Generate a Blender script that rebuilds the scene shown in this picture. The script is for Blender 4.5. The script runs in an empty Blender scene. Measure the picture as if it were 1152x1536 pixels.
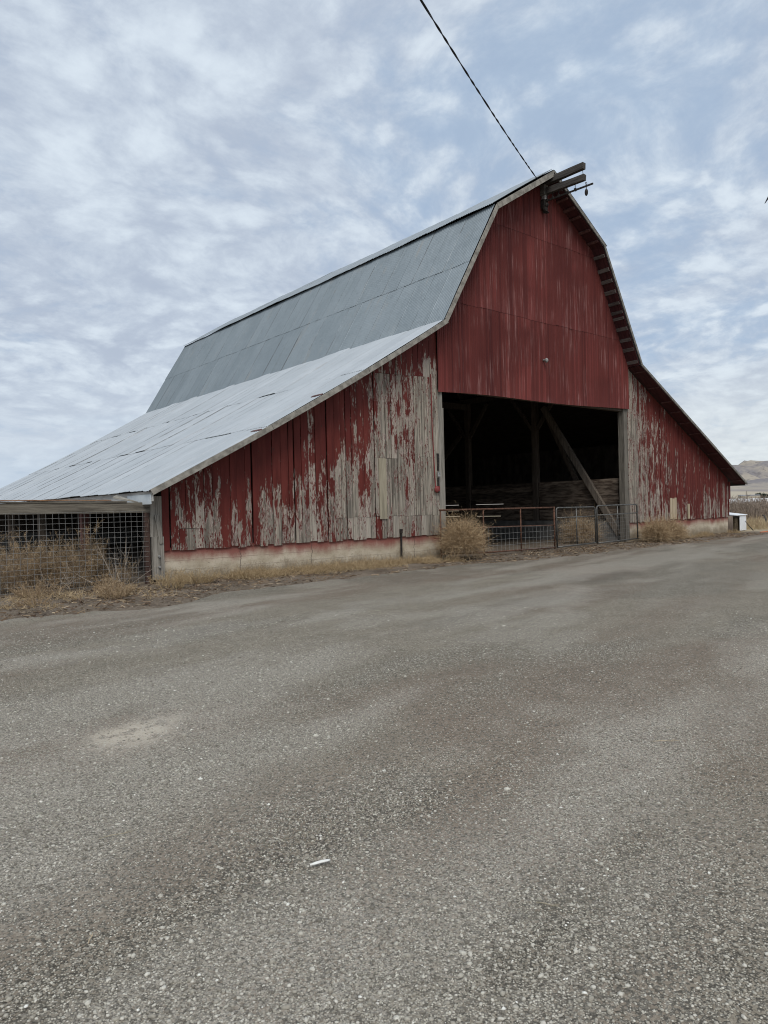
import bpy, math, random
import numpy as np
from mathutils import Vector, Matrix

random.seed(7)
rng = np.random.default_rng(11)
scene = bpy.context.scene
COL = scene.collection
PI = math.pi

# ------------------------------------------------------------------ helpers
def tag(o, label=None, cat=None, group=None, kind=None):
    if label: o['label'] = label
    if cat: o['category'] = cat
    if group: o['group'] = group
    if kind: o['kind'] = kind
    return o

def empty(name, loc, label, cat, group=None):
    o = bpy.data.objects.new(name, None)
    COL.objects.link(o)
    o.location = loc
    o.empty_display_size = 0.3
    return tag(o, label, cat, group)

class MB:
    """collects shapes in world coordinates, links them as ONE mesh object"""
    def __init__(s):
        s.v = []; s.f = []; s.a = {}
    def attr(s, name, val, n):
        s.a.setdefault(name, [])
        l = s.a[name]
        l.extend([0.0] * (len(s.v) - n - len(l)))
        if hasattr(val, '__len__'): l.extend(list(val))
        else: l.extend([val] * n)
    def add(s, vs, fs, **at):
        b = len(s.v)
        s.v.extend([tuple(p) for p in vs])
        s.f.extend([tuple(i + b for i in f) for f in fs])
        for k, x in at.items(): s.attr(k, x, len(vs))
        return s
    def box(s, lo, hi, rot=None, piv=None, **at):
        x0, y0, z0 = lo; x1, y1, z1 = hi
        vs = [Vector(p) for p in ((x0,y0,z0),(x1,y0,z0),(x1,y1,z0),(x0,y1,z0),(x0,y0,z1),(x1,y0,z1),(x1,y1,z1),(x0,y1,z1))]
        if rot is not None:
            pv = Vector(piv) if piv is not None else sum(vs, Vector()) / 8
            vs = [rot @ (p - pv) + pv for p in vs]
        return s.add(vs, [(0,3,2,1),(4,5,6,7),(0,1,5,4),(1,2,6,5),(2,3,7,6),(3,0,4,7)], **at)
    def beam(s, a, b, w, h, up=(0,0,1), jit=0.0, **at):
        a = Vector(a); b = Vector(b); d = (b - a).normalized(); u = Vector(up)
        sd = d.cross(u)
        if sd.length < 1e-3: sd = d.cross(Vector((0,1,0)))
        sd.normalize(); u = sd.cross(d).normalized()
        n = max(1, int((b - a).length / 0.35)) if jit else 1
        vs = []; fs = []
        for i in range(n + 1):
            c = a + (b - a) * (i / n)
            for sx, sz in ((-1,-1),(1,-1),(1,1),(-1,1)):
                vs.append(c + sd * (sx * w / 2 + random.uniform(-jit, jit)) + u * (sz * h / 2 + random.uniform(-jit, jit)))
        for i in range(n):
            q = i * 4
            for k in range(4):
                fs.append((q + k, q + (k + 1) % 4, q + 4 + (k + 1) % 4, q + 4 + k))
        fs.append((3, 2, 1, 0)); fs.append((n*4, n*4+1, n*4+2, n*4+3))
        return s.add(vs, fs, **at)
    def tube(s, pts, r, n=8, cap=True, **at):
        pts = [Vector(p) for p in pts]
        vs = []; fs = []
        ref = None
        for i, p in enumerate(pts):
            d = (pts[min(i + 1, len(pts) - 1)] - pts[max(i - 1, 0)]).normalized()
            if ref is None:
                ref = d.cross(Vector((0,0,1)))
                if ref.length < 1e-3: ref = d.cross(Vector((0,1,0)))
                ref.normalize()
            ref = (ref - d * ref.dot(d)).normalized()
            o = d.cross(ref)
            rr = r[i] if hasattr(r, '__len__') else r
            for k in range(n):
                a = 2 * PI * k / n
                vs.append(p + ref * (math.cos(a) * rr) + o * (math.sin(a) * rr))
        for i in range(len(pts) - 1):
            for k in range(n):
                fs.append((i*n+k, i*n+(k+1) % n, (i+1)*n+(k+1) % n, (i+1)*n+k))
        if cap:
            fs.append(tuple(range(n - 1, -1, -1))); fs.append(tuple((len(pts)-1)*n + k for k in range(n)))
        return s.add(vs, fs, **at)
    def prism(s, poly, y0, y1, **at):
        """polygon in xz (counter-clockwise seen from -y) extruded from y0 to y1"""
        n = len(poly)
        vs = [(x, y0, z) for x, z in poly] + [(x, y1, z) for x, z in poly]
        fs = [tuple(range(n)), tuple(range(2*n - 1, n - 1, -1))]
        fs += [((k+1) % n, k, n + k, n + (k+1) % n) for k in range(n)]
        return s.add(vs, fs, **at)
    def ell(s, c, r, nu=12, nv=8, rot=None, **at):
        vs = []; fs = []
        for j in range(nv + 1):
            t = PI * j / nv
            for i in range(nu):
                a = 2 * PI * i / nu
                p = Vector((r[0]*math.sin(t)*math.cos(a), r[1]*math.sin(t)*math.sin(a), r[2]*math.cos(t)))
                if rot: p = rot @ p
                vs.append(p + Vector(c))
        for j in range(nv):
            for i in range(nu):
                fs.append((j*nu+i, (j+1)*nu+i, (j+1)*nu+(i+1) % nu, j*nu+(i+1) % nu))
        return s.add(vs, fs, **at)
    def build(s, name, mat, parent=None, smooth=False, bevel=0):
        return mesh_obj(name, np.array(s.v, np.float32), s.f, mat, parent, smooth, s.a, bevel)

def world_loc(o):
    p = Vector(o.location); q = o.parent
    while q: p += Vector(q.location); q = q.parent
    return p

def mesh_obj(name, V, F, mat, parent=None, smooth=False, attrs=None, bevel=0):
    V = np.asarray(V, np.float32)
    if parent is not None:
        org = world_loc(parent)
        Vl = V - np.array(org, np.float32)
    else:
        Vl = V
    me = bpy.data.meshes.new(name)
    if isinstance(F, np.ndarray):
        m, k = F.shape
        me.vertices.add(len(Vl)); me.vertices.foreach_set('co', np.ascontiguousarray(Vl, np.float32).ravel())
        me.loops.add(m * k); me.loops.foreach_set('vertex_index', F.astype(np.int32).ravel())
        me.polygons.add(m)
        me.polygons.foreach_set('loop_start', np.arange(0, m * k, k, dtype=np.int32))
        me.polygons.foreach_set('loop_total', np.full(m, k, np.int32))
        me.update(calc_edges=True)
    else:
        me.from_pydata([tuple(map(float, p)) for p in Vl], [], F)
        me.update()
    if smooth: me.polygons.foreach_set('use_smooth', np.ones(len(me.polygons), bool))
    for k, x in (attrs or {}).items():
        x = np.asarray(x, np.float32)
        if len(x) < len(Vl): x = np.concatenate([x, np.zeros(len(Vl) - len(x), np.float32)])
        at = me.attributes.new(k, 'FLOAT', 'POINT'); at.data.foreach_set('value', x)
    o = bpy.data.objects.new(name, me); COL.objects.link(o)
    if mat: me.materials.append(mat)
    if parent is not None: o.parent = parent
    if bevel:
        b = o.modifiers.new('bevel', 'BEVEL'); b.width = bevel; b.segments = 1; b.limit_method = 'ANGLE'
    return o

def center(o, base=True):
    """put a single-mesh thing's origin at its own base"""
    me = o.data
    n = len(me.vertices); a = np.empty(n*3, np.float32); me.vertices.foreach_get('co', a); a = a.reshape(-1, 3)
    c = (a.min(0) + a.max(0)) / 2
    if base: c[2] = a[:, 2].min()
    me.vertices.foreach_set('co', (a - c).astype(np.float32).ravel()); me.update()
    o.location = [float(t) for t in c]
    return o

# numpy value noise
def vnoise(x, y, seed=0):
    xi = np.floor(x).astype(np.int64); yi = np.floor(y).astype(np.int64)
    fx = x - xi; fy = y - yi
    fx = fx*fx*(3-2*fx); fy = fy*fy*(3-2*fy)
    def h(a, b):
        n = (a*374761393 + b*668265263 + seed*974711) & 0x7fffffff
        n = ((n ^ (n >> 13)) * 1274126177) & 0x7fffffff
        return ((n ^ (n >> 16)) & 0xffff) / 65535.0
    return (h(xi,yi)*(1-fx)+h(xi+1,yi)*fx)*(1-fy) + (h(xi,yi+1)*(1-fx)+h(xi+1,yi+1)*fx)*fy
def fbm(x, y, seed=0, oct=4):
    x = np.asarray(x, float); y = np.asarray(y, float)
    s = 0; a = 0.5; t = 0
    for i in range(oct):
        s = s + a*vnoise(x*2**i + 17.3*i, y*2**i - 9.1*i, seed+i); t += a; a *= 0.5
    return s / t
def sstep(a, b, x):
    t = np.clip((x-a)/(b-a), 0, 1); return t*t*(3-2*t)

# ------------------------------------------------------------------ materials
class NT:
    def __init__(s, nt): s.nt = nt
    def n(s, typ, ins=None, out=0, **props):
        nd = s.nt.nodes.new(typ)
        for k, v in props.items(): setattr(nd, k, v)
        for k, v in (ins or {}).items():
            sock = nd.inputs[k]
            if isinstance(v, bpy.types.NodeSocket): s.nt.links.new(v, sock)
            else: sock.default_value = v
        return nd if out is None else nd.outputs[out]
    def math(s, op, a, b=None, c=None, clamp=False):
        ins = {0: a}
        if b is not None: ins[1] = b
        if c is not None: ins[2] = c
        return s.n('ShaderNodeMath', ins, operation=op, use_clamp=clamp)
    def mix(s, f, a, b, blend='MIX'):
        nd = s.nt.nodes.new('ShaderNodeMix'); nd.data_type = 'RGBA'; nd.blend_type = blend
        for sock, v in ((nd.inputs[0], f), (nd.inputs[6], a), (nd.inputs[7], b)):
            if isinstance(v, bpy.types.NodeSocket): s.nt.links.new(v, sock)
            elif hasattr(v, '__len__'): sock.default_value = (*v, 1) if len(v) == 3 else v
            else: sock.default_value = v
        return nd.outputs[2]
    def noise(s, vec, scale=1, detail=4, rough=.55, out=0, **k):
        return s.n('ShaderNodeTexNoise', {'Vector': vec, 'Scale': scale, 'Detail': detail, 'Roughness': rough}, out=out, **k)
    def ss(s, x, a, b, lo=0.0, hi=1.0):
        return s.n('ShaderNodeMapRange', {0: x, 1: a, 2: b, 3: lo, 4: hi}, interpolation_type='SMOOTHSTEP')
    def mapp(s, vec, scale=(1,1,1), loc=(0,0,0), rot=(0,0,0)):
        return s.n('ShaderNodeMapping', {'Vector': vec, 'Scale': scale, 'Location': loc, 'Rotation': rot})
    def attr(s, name): return s.n('ShaderNodeAttribute', out=2, attribute_name=name)
    def pos(s): return s.n('ShaderNodeNewGeometry', out=0)
    def add(s, a, b): return s.n('ShaderNodeVectorMath', {0: a, 1: b}, operation='ADD')

def new_mat(name, rough=.8, metal=0.0, spec=.3):
    m = bpy.data.materials.new(name); m.use_nodes = True
    b = m.node_tree.nodes['Principled BSDF']
    b.inputs['Roughness'].default_value = rough
    b.inputs['Metallic'].default_value = metal
    b.inputs['Specular IOR Level'].default_value = spec
    t = NT(m.node_tree)
    def setc(sock): t.nt.links.new(sock, b.inputs['Base Color'])
    def bump(h, strength=.3, dist=.01):
        o = t.n('ShaderNodeBump', {'Height': h, 'Strength': strength, 'Distance': dist})
        t.nt.links.new(o, b.inputs['Normal'])
    def rg(sock): t.nt.links.new(sock, b.inputs['Roughness'])
    return m, t, setc, bump, rg

def simple_mat(name, c1, c2, scale=(8,8,8), rough=.8, metal=0, spec=.3, bump_s=.2, detail=5, lo=.35, hi=.65, tone=0.0):
    m, t, setc, bump, rg = new_mat(name, rough, metal, spec)
    v = t.mapp(t.pos(), scale)
    n = t.noise(v, 1, detail, .6)
    col = t.mix(t.ss(n, lo, hi), c1, c2)
    if tone:
        k = t.math('MULTIPLY_ADD', t.attr('tone'), tone, 1 - tone/2)
        col = t.mix(1.0, col, t.n('ShaderNodeCombineColor', {0: k, 1: k, 2: k}), 'MULTIPLY')
    setc(col)
    if bump_s: bump(n, bump_s, .01)
    return m

# --- peeling red barn boards (long axis z)
def board_mat(name, sx=1.0):
    m, t, setc, bump, rg = new_mat(name, .9, 0, .1)
    p = t.pos(); tone = t.attr('tone'); peel = t.attr('peel')
    off = t.n('ShaderNodeCombineXYZ', {0: 0.0, 1: t.math('MULTIPLY', tone, 37.0), 2: t.math('MULTIPLY', tone, 11.0)})
    q = t.add(p, off)
    grain = t.noise(t.mapp(q, (95*sx, 30, 2.2)), 1, 6, .65)
    grain2 = t.noise(t.mapp(q, (22*sx, 20, .9)), 1, 4, .6)
    n1 = t.noise(t.mapp(q, (9*sx, 1, 2.1)), 1, 10, .68)
    n2 = t.noise(t.mapp(q, (46*sx, 1, 9.0)), 1, 7, .7)
    n3 = t.noise(t.mapp(p, (.9, 1, .8)), 1, 3, .5)
    nn = t.math('ADD', t.math('MULTIPLY', n1, .60), t.math('MULTIPLY_ADD', n2, .27, t.math('MULTIPLY', n3, .13)))
    # bare where nn below threshold; threshold from peel (0..1)
    thr = t.math('MULTIPLY_ADD', peel, .225, .385)
    fl = t.noise(t.mapp(q, (55*sx, 1, 11)), 1, 4, .6); flz = t.noise(t.mapp(p, (2.6, 1, 1.1), (7,0,3)), 1, 3, .55)
    nn = t.math('ADD', nn, t.math('MULTIPLY', t.math('MULTIPLY', t.ss(fl, .54, .60), t.ss(flz, .42, .56)), .17))
    nn = t.math('MULTIPLY_ADD', grain, .085, t.math('SUBTRACT', nn, .0425))
    d = t.math('SUBTRACT', nn, thr)          # >0 painted
    paint = t.ss(d, -.004, .010)
    edge = t.math('MULTIPLY', t.ss(d, -.050, -.004), t.ss(n2, .42, .62))
    wood = t.mix(t.ss(grain, .34, .66), (.165,.142,.112), (.45,.40,.325))
    wood = t.mix(t.math('MULTIPLY', t.ss(grain2, .47, .60), .85), wood, (.095,.082,.067))
    wood = t.mix(t.math('MULTIPLY', t.ss(tone, .6, 1.0), .5), wood, (.45,.40,.335))
    wood = t.mix(t.math('MULTIPLY', t.ss(tone, .45, .0), .55), wood, (.16,.142,.118))
    wood = t.mix(t.math('MULTIPLY', edge, .9), wood, (.55,.47,.42))
    pn = t.noise(t.mapp(q, (5*sx, 3, .8)), 1, 5, .6)
    wood = t.mix(t.math('MULTIPLY', t.ss(d, -.09, -.01), t.math('MULTIPLY', t.ss(grain, .45, .6), .35)), wood, (.27,.13,.105))
    red = t.mix(t.ss(pn, .35, .68), (.095,.0215,.0175), (.148,.034,.027))
    red = t.mix(t.math('MULTIPLY', t.ss(grain, .60, .72), .35), red, (.27,.10,.088))
    red = t.mix(t.math('MULTIPLY', t.ss(tone, .0, .5, 1.0, 0.0), .3), red, (.10,.017,.016))
    col = t.mix(paint, wood, red)
    # knots and nail heads
    kn = t.n('ShaderNodeTexVoronoi', {'Vector': t.mapp(q, (7*sx, .01, 1.6)), 'Scale': 1.0}, out=0)
    col = t.mix(t.ss(kn, .035, .06, .85, 0), col, (.045,.035,.03))
    setc(col)
    h = t.math('ADD', t.math('MULTIPLY', grain, .6), t.math('MULTIPLY', paint, .5))
    bump(h, .55, .006)
    rg(t.ss(paint, 0, 1, .92, .62))
    return m

M = {}
M['boards'] = board_mat('peeling_red_boards')
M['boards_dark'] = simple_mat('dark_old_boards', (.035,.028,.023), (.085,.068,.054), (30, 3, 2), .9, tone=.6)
M['red_post'] = simple_mat('faded_red_timber', (.10,.03,.025), (.14,.10,.08), (20,20,1.2), .85)

def wood_mat(name, dark, light, axis=2, rough=.88):
    m, t, setc, bump, rg = new_mat(name, rough, 0, .2)
    sc = [55, 55, 55]; sc[axis] = 2.0
    sc2 = [9, 9, 9]; sc2[axis] = .8
    p = t.n('ShaderNodeTexCoord', out=3)
    n = t.noise(t.mapp(p, sc), 1, 6, .65); n2 = t.noise(t.mapp(p, sc2), 1, 4, .6)
    c = t.mix(t.ss(n, .3, .68), dark, light)
    c = t.mix(t.math('MULTIPLY', t.ss(n2, .5, .7), .6), c, [x*.55 for x in dark])
    setc(c); bump(n, .6, .008)
    return m
M['grey_wood_z'] = wood_mat('weathered_grey_wood_upright', (.15,.135,.112), (.34,.31,.265), 2)
M['grey_wood_y'] = wood_mat('weathered_grey_wood_depth', (.075,.068,.06), (.19,.175,.15), 1)
M['grey_wood_x'] = wood_mat('weathered_grey_wood_cross', (.085,.073,.058), (.215,.19,.15), 0)
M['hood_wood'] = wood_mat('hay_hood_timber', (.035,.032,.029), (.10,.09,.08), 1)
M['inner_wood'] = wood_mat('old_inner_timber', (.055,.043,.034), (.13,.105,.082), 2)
M['jamb_wood'] = wood_mat('grey_jamb_timber', (.085,.076,.063), (.215,.192,.158), 2)
M['brace_wood'] = wood_mat('brown_brace_timber', (.07,.055,.043), (.20,.168,.135), 2)
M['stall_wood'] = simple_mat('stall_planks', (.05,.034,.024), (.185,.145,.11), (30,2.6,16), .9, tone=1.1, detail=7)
M['rake_wood'] = simple_mat('pale_rake_board', (.18,.165,.14), (.34,.315,.27), (7,7,7), .85, detail=8)
M['rake_dark'] = simple_mat('weathered_rake_board', (.12,.11,.095), (.24,.225,.195), (7,7,7), .85, detail=8)
M['rake_wood_y'] = wood_mat('pale_eave_board', (.38,.37,.34), (.62,.60,.56), 1)
M['purlin'] = wood_mat('grey_purlin', (.075,.062,.056), (.21,.18,.165), 1)
M['deck'] = simple_mat('dark_red_roof_deck', (.045,.013,.014), (.075,.022,.022), (2, 14, 2), .9)
M['red_purlin'] = simple_mat('red_painted_purlin', (.075,.03,.028), (.14,.07,.062), (3, 9, 3), .85)
M['fresh_wood'] = wood_mat('fresh_pine_patch', (.36,.28,.18), (.55,.45,.32), 2)
M['bleached_wood'] = wood_mat('bleached_patch_board', (.27,.235,.165), (.40,.35,.26), 2)

# galvanised sheet
def metal_mat(name, base, base2, rough, metallic):
    m, t, setc, bump, rg = new_mat(name, rough, metallic, .4)
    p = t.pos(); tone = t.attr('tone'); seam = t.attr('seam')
    brk = t.noise(t.mapp(p, (1.3,1.3,1.3)), 1, 4, .6)
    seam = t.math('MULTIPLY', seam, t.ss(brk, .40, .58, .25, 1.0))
    n = t.noise(t.mapp(p, (1.1,1.1,1.1)), 1, 6, .6)
    n2 = t.noise(t.mapp(p, (9, 9, 9)), 1, 5, .65)
    c = t.mix(t.ss(t.math('MULTIPLY_ADD', tone, .22, t.math('MULTIPLY', n, .85)), .28, .82), base, base2)
    c = t.mix(t.math('MULTIPLY', t.ss(n2, .55, .75), .22), c, [x*.62 for x in base])
    streak = t.noise(t.mapp(p, (.35, 7.0, .35)), 1, 4, .6)
    c = t.mix(t.math('MULTIPLY', t.ss(streak, .52, .72), .30), c, [base[0]*.72, base[1]*.70, base[2]*.66])
    rs = t.noise(t.mapp(p, (.6, 3.5, .6), (3,1,2)), 1, 5, .65)
    c = t.mix(t.math('MULTIPLY', t.math('MULTIPLY', t.ss(rs, .56, .70), t.ss(n, .42, .6)), .38), c, (.27,.245,.21))
    c = t.mix(seam, c, (.04,.039,.039))  # sheet edges and laps darkened: grime, and their step shadow put into the colour
    setc(c)
    rg(t.ss(n2, .3, .7, rough-.08, rough+.12))
    bump(n, .25, .02)
    return m
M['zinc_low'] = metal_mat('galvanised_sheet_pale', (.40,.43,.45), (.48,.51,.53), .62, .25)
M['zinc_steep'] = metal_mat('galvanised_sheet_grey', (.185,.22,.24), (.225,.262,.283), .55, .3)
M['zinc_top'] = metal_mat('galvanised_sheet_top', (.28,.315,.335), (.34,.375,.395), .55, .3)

def gable_mat():
    m, t, setc, bump, rg = new_mat('red_corrugated_siding', .7, 0, .14)
    p = t.pos(); tone = t.attr('tone'); seam = t.attr('seam')
    n = t.noise(t.mapp(p, (.5,1,.45)), 1, 5, .6)
    st = t.noise(t.mapp(p, (13,1,.55)), 1, 5, .6)
    st2 = t.noise(t.mapp(p, (40,1,1.6)), 1, 4, .6)
    big = t.noise(t.mapp(p, (.9,1,.8), (4.1,0,2.7)), 1, 3, .5)
    c = t.mix(t.ss(n, .3, .7), (.090,.0205,.0175), (.120,.028,.0235))
    c = t.mix(t.ss(tone, .35, .05, 0, .75), c, (.062,.013,.012))
    c = t.mix(t.math('MULTIPLY', t.ss(tone, .55, .95), t.ss(n, .35, .65)), c, (.185,.043,.037))
    fade = t.math('MULTIPLY', t.ss(st, .48, .68), t.ss(big, .40, .60))
    fade = t.math('MULTIPLY', fade, t.ss(st2, .36, .6))
    c = t.mix(t.math('MULTIPLY', fade, .5), c, (.40,.23,.21))
    sc = t.noise(t.mapp(p, (60,1,22)), 1, 4, .7)
    c = t.mix(t.math('MULTIPLY', t.math('MULTIPLY', t.ss(sc, .70, .76), t.ss(big, .4, .6)), .7), c, (.45,.33,.31))
    c = t.mix(seam, c, (.04,.010,.010))
    setc(c); bump(n, .1, .02)
    return m
M['gable'] = gable_mat()

def concrete_mat():
    m, t, setc, bump, rg = new_mat('board_formed_concrete', .9, 0, .2)
    p = t.pos()
    z = t.n('ShaderNodeSeparateXYZ', {0: p}, out=2)
    n = t.noise(t.mapp(p, (1.6,1.6,3.2)), 1, 6, .6)
    n2 = t.noise(t.mapp(p, (30,30,30)), 1, 4, .6)
    n3 = t.noise(t.mapp(p, (2.2,2.2,.5)), 1, 4, .6)
    c = t.mix(t.ss(n, .3, .7), (.40,.33,.235), (.60,.52,.40))
    c = t.mix(t.math('MULTIPLY', t.ss(n2, .5, .7), .3), c, (.24,.20,.155))
    # form lines
    w = t.math('FRACT', t.math('MULTIPLY', t.math('ADD', z, t.math('MULTIPLY', n3, .03)), 5.4))
    line = t.math('MULTIPLY', t.ss(t.math('ABSOLUTE', t.math('SUBTRACT', w, .5)), .0, .035, 1, 0), t.ss(n, .4, .55))
    c = t.mix(t.math('MULTIPLY', line, .7), c, (.15,.125,.10))
    # red paint carried over onto the top
    zz = t.math('ADD', z, t.math('MULTIPLY_ADD', n3, .42, -.21))
    zz = t.math('ADD', zz, t.math('MULTIPLY_ADD', n2, .06, -.03))
    c = t.mix(t.ss(zz, .34, .62, 0, .9), c, (.22,.055,.045))
    # damp foot
    mud = t.math('ADD', z, t.math('MULTIPLY_ADD', n2, .5, t.math('MULTIPLY_ADD', n3, .5, -.5)))
    c = t.mix(t.ss(mud, .10, .34, .75, 0), c, (.19,.15,.10))
    chip = t.noise(t.mapp(p, (7,7,12)), 1, 6, .7)
    c = t.mix(t.ss(chip, .64, .70, 0, .6), c, (.20,.165,.125))
    x = t.n('ShaderNodeSeparateXYZ', {0: p}, out=0)
    cr = t.noise(t.mapp(p, (.1,.1,6)), 1, 5, .7)
    for cx in (-8.35, -5.3, -10.1, 9.6):
        dx = t.math('ABSOLUTE', t.math('SUBTRACT', t.math('ADD', x, t.math('MULTIPLY_ADD', cr, .22, -.11)), cx))
        c = t.mix(t.ss(dx, .004, .012, .75, 0), c, (.07,.055,.045))
    setc(c); bump(t.math('ADD', n2, line), .35, .01)
    return m
M['concrete'] = concrete_mat()
M['inner_concrete'] = simple_mat('stall_plinth_concrete', (.12,.115,.105), (.20,.19,.175), (3,3,3), .95)

M['rust'] = simple_mat('rusty_pipe', (.075,.038,.024), (.17,.085,.055), (14,14,14), .75, .3)
M['grey_pipe'] = simple_mat('grey_steel_pipe', (.09,.088,.082), (.17,.165,.152), (14,14,14), .5, .6)
M['wire'] = simple_mat('galvanised_wire', (.24,.235,.22), (.36,.35,.33), (14,14,14), .5, .6)
M['dark_iron'] = simple_mat('dark_iron', (.018,.016,.015), (.05,.042,.036), (20,20,20), .7, .4)
M['rust_brown'] = simple_mat('brown_steel_post', (.05,.028,.022), (.085,.05,.038), (14,14,6), .8, .2)
M['cable'] = simple_mat('black_cable', (.008,.008,.010), (.016,.016,.018), (20,20,20), .6)
M['red_pipe'] = simple_mat('red_painted_pipe', (.15,.022,.02), (.22,.05,.045), (20,20,5), .6)
M['enamel'] = simple_mat('white_enamel', (.78,.79,.80), (.86,.87,.87), (7,7,7), .35, 0, .5, .05)
M['inner_dark'] = simple_mat('dirty_inside', (.05,.035,.022), (.13,.10,.06), (12,12,12), .9)
M['rusty_edge'] = simple_mat('rust_orange_sheet', (.19,.085,.035), (.30,.16,.08), (5,5,5), .85)
M['pale_panel'] = simple_mat('pale_sheet_panel', (.55,.60,.62), (.66,.70,.71), (3,3,3), .5, .2)
M['lamp_shell'] = simple_mat('grey_lamp_shell', (.16,.155,.145), (.34,.33,.31), (20,20,20), .5)
M['feather'] = simple_mat('white_scrap', (.68,.67,.62), (.80,.79,.75), (40,40,40), .8)
M['bird'] = simple_mat('dark_plumage', (.012,.012,.014), (.03,.03,.032), (30,30,30), .7)
M['orange'] = simple_mat('orange_plastic', (.48,.12,.045), (.60,.18,.07), (20,20,20), .6)
M['tarp'] = simple_mat('white_tarp', (.66,.67,.68), (.80,.81,.82), (.3,.3,.8), .5)
M['far_wall'] = simple_mat('tan_far_shed', (.44,.39,.31), (.54,.48,.39), (.3,.3,.6), .8)
M['far_roof'] = simple_mat('grey_far_roof', (.22,.22,.23), (.30,.30,.31), (.3,.3,.6), .7)
M['hedge'] = simple_mat('dark_hedge_leaf', (.022,.035,.022), (.05,.065,.04), (1.2,1.2,1.2), .9, bump_s=0)
M['bale'] = simple_mat('straw_bale', (.36,.28,.16), (.52,.42,.26), (9,9,30), .95)

def straw_mat(name, c1, c2, c3):
    m, t, setc, bump, rg = new_mat(name, .85, 0, .2)
    tone = t.attr('tone')
    c = t.mix(t.ss(tone, 0, .6), c1, c2)
    c = t.mix(t.ss(tone, .6, 1), c, c3)
    setc(c)
    return m
M['straw'] = straw_mat('dry_grass', (.22,.15,.08), (.42,.31,.175), (.58,.46,.29))
M['kochia'] = straw_mat('dry_weed_brown', (.19,.13,.075), (.37,.265,.16), (.53,.41,.265))
M['tumble'] = straw_mat('tumbleweed_tan', (.21,.135,.072), (.42,.30,.175), (.56,.43,.27))
M['bare_twig'] = straw_mat('bare_grey_twig', (.22,.18,.14), (.36,.30,.24), (.48,.42,.34))
M['field_grass'] = straw_mat('field_dry_grass', (.34,.26,.15), (.52,.42,.26), (.64,.54,.36))
M['field_weed'] = straw_mat('field_brown_weed', (.13,.10,.085), (.24,.19,.15), (.36,.29,.23))
M['litter'] = straw_mat('leaf_litter', (.09,.055,.035), (.21,.145,.09), (.42,.33,.22))

# ---- gravel yard
def gravel_mat():
    m, t, setc, bump, rg = new_mat('grey_gravel', .95, 0, .15)
    p = t.pos(); stony = t.attr('stony'); sand = t.attr('sand'); damp = t.attr('damp'); brown = t.attr('brown')
    v = t.n('ShaderNodeTexVoronoi', {'Vector': p, 'Scale': 120.0, 'Randomness': 1.0}, out=None)
    v2 = t.n('ShaderNodeTexVoronoi', {'Vector': p, 'Scale': 60.0, 'Randomness': 1.0}, out=None)
    cell = t.n('ShaderNodeSeparateColor', {0: v.outputs['Color']}, out=0)
    cell2 = t.n('ShaderNodeSeparateColor', {0: v2.outputs['Color']}, out=1)
    fine = t.noise(p, 170, 4, .75)
    med = t.noise(p, 2.2, 5, .6)
    dirt = t.mix(t.ss(fine, .36, .64), (.184,.157,.120), (.308,.271,.209))
    dirt = t.mix(t.math('MULTIPLY', t.ss(med, .45, .65), .35), dirt, (.155,.130,.100))
    dirt = t.mix(t.math('MULTIPLY', brown, .85), dirt, (.190,.145,.108))
    st = t.mix(t.ss(cell, .05, 1.0), (.098,.087,.068), (.575,.53,.43))
    st = t.mix(t.ss(v.outputs['Distance'], .28, .56, 0, .9), st, (.07,.062,.05))
    st2 = t.mix(t.ss(cell2, .2, .95), (.28,.255,.21), (.66,.62,.53))
    shade2 = t.ss(v2.outputs['Distance'], .28, .36)
    thr = t.math('MULTIPLY_ADD', stony, -.42, .60)
    isst = t.ss(t.math('SUBTRACT', t.n('ShaderNodeSeparateColor', {0: v.outputs['Color']}, out=2), thr), -.02, .02)
    c = t.mix(isst, dirt, st)
    thr2 = t.math('MULTIPLY_ADD', stony, -.18, .955)
    isst2 = t.math('MULTIPLY', t.ss(t.math('SUBTRACT', t.n('ShaderNodeSeparateColor', {0: v2.outputs['Color']}, out=0), thr2), -.01, .01), t.math('SUBTRACT', 1.0, shade2))
    c = t.mix(isst2, c, st2)
    c = t.mix(t.math('MULTIPLY', t.math('MULTIPLY', sand, t.ss(t.noise(p, 9, 6, .7), .40, .50)), .92), c, t.mix(fine, (.38,.325,.25), (.58,.51,.41)))
    c = t.mix(t.math('MULTIPLY', damp, .45), c, (.085,.074,.062))
    grit = t.noise(p, 48, 7, .8)
    c = t.mix(t.ss(grit, .49, .36, 0, .45), c, (.075,.066,.052))
    c = t.mix(t.ss(grit, .52, .64, 0, .42), c, (.50,.465,.39))
    g2 = t.noise(p, 75, 5, .75)
    c = t.mix(t.math('MULTIPLY', t.attr('pale'), t.ss(g2, .45, .57, .12, .68)), c, (.475,.437,.372))
    setc(c)
    h = t.math('ADD', t.math('MULTIPLY', isst, t.math('SUBTRACT', .7, v.outputs['Distance'])), t.math('MULTIPLY', fine, .35))
    h = t.math('ADD', h, t.math('MULTIPLY', isst2, .8))
    bump(h, .75, .008)
    return m
M['gravel'] = gravel_mat()

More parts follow.
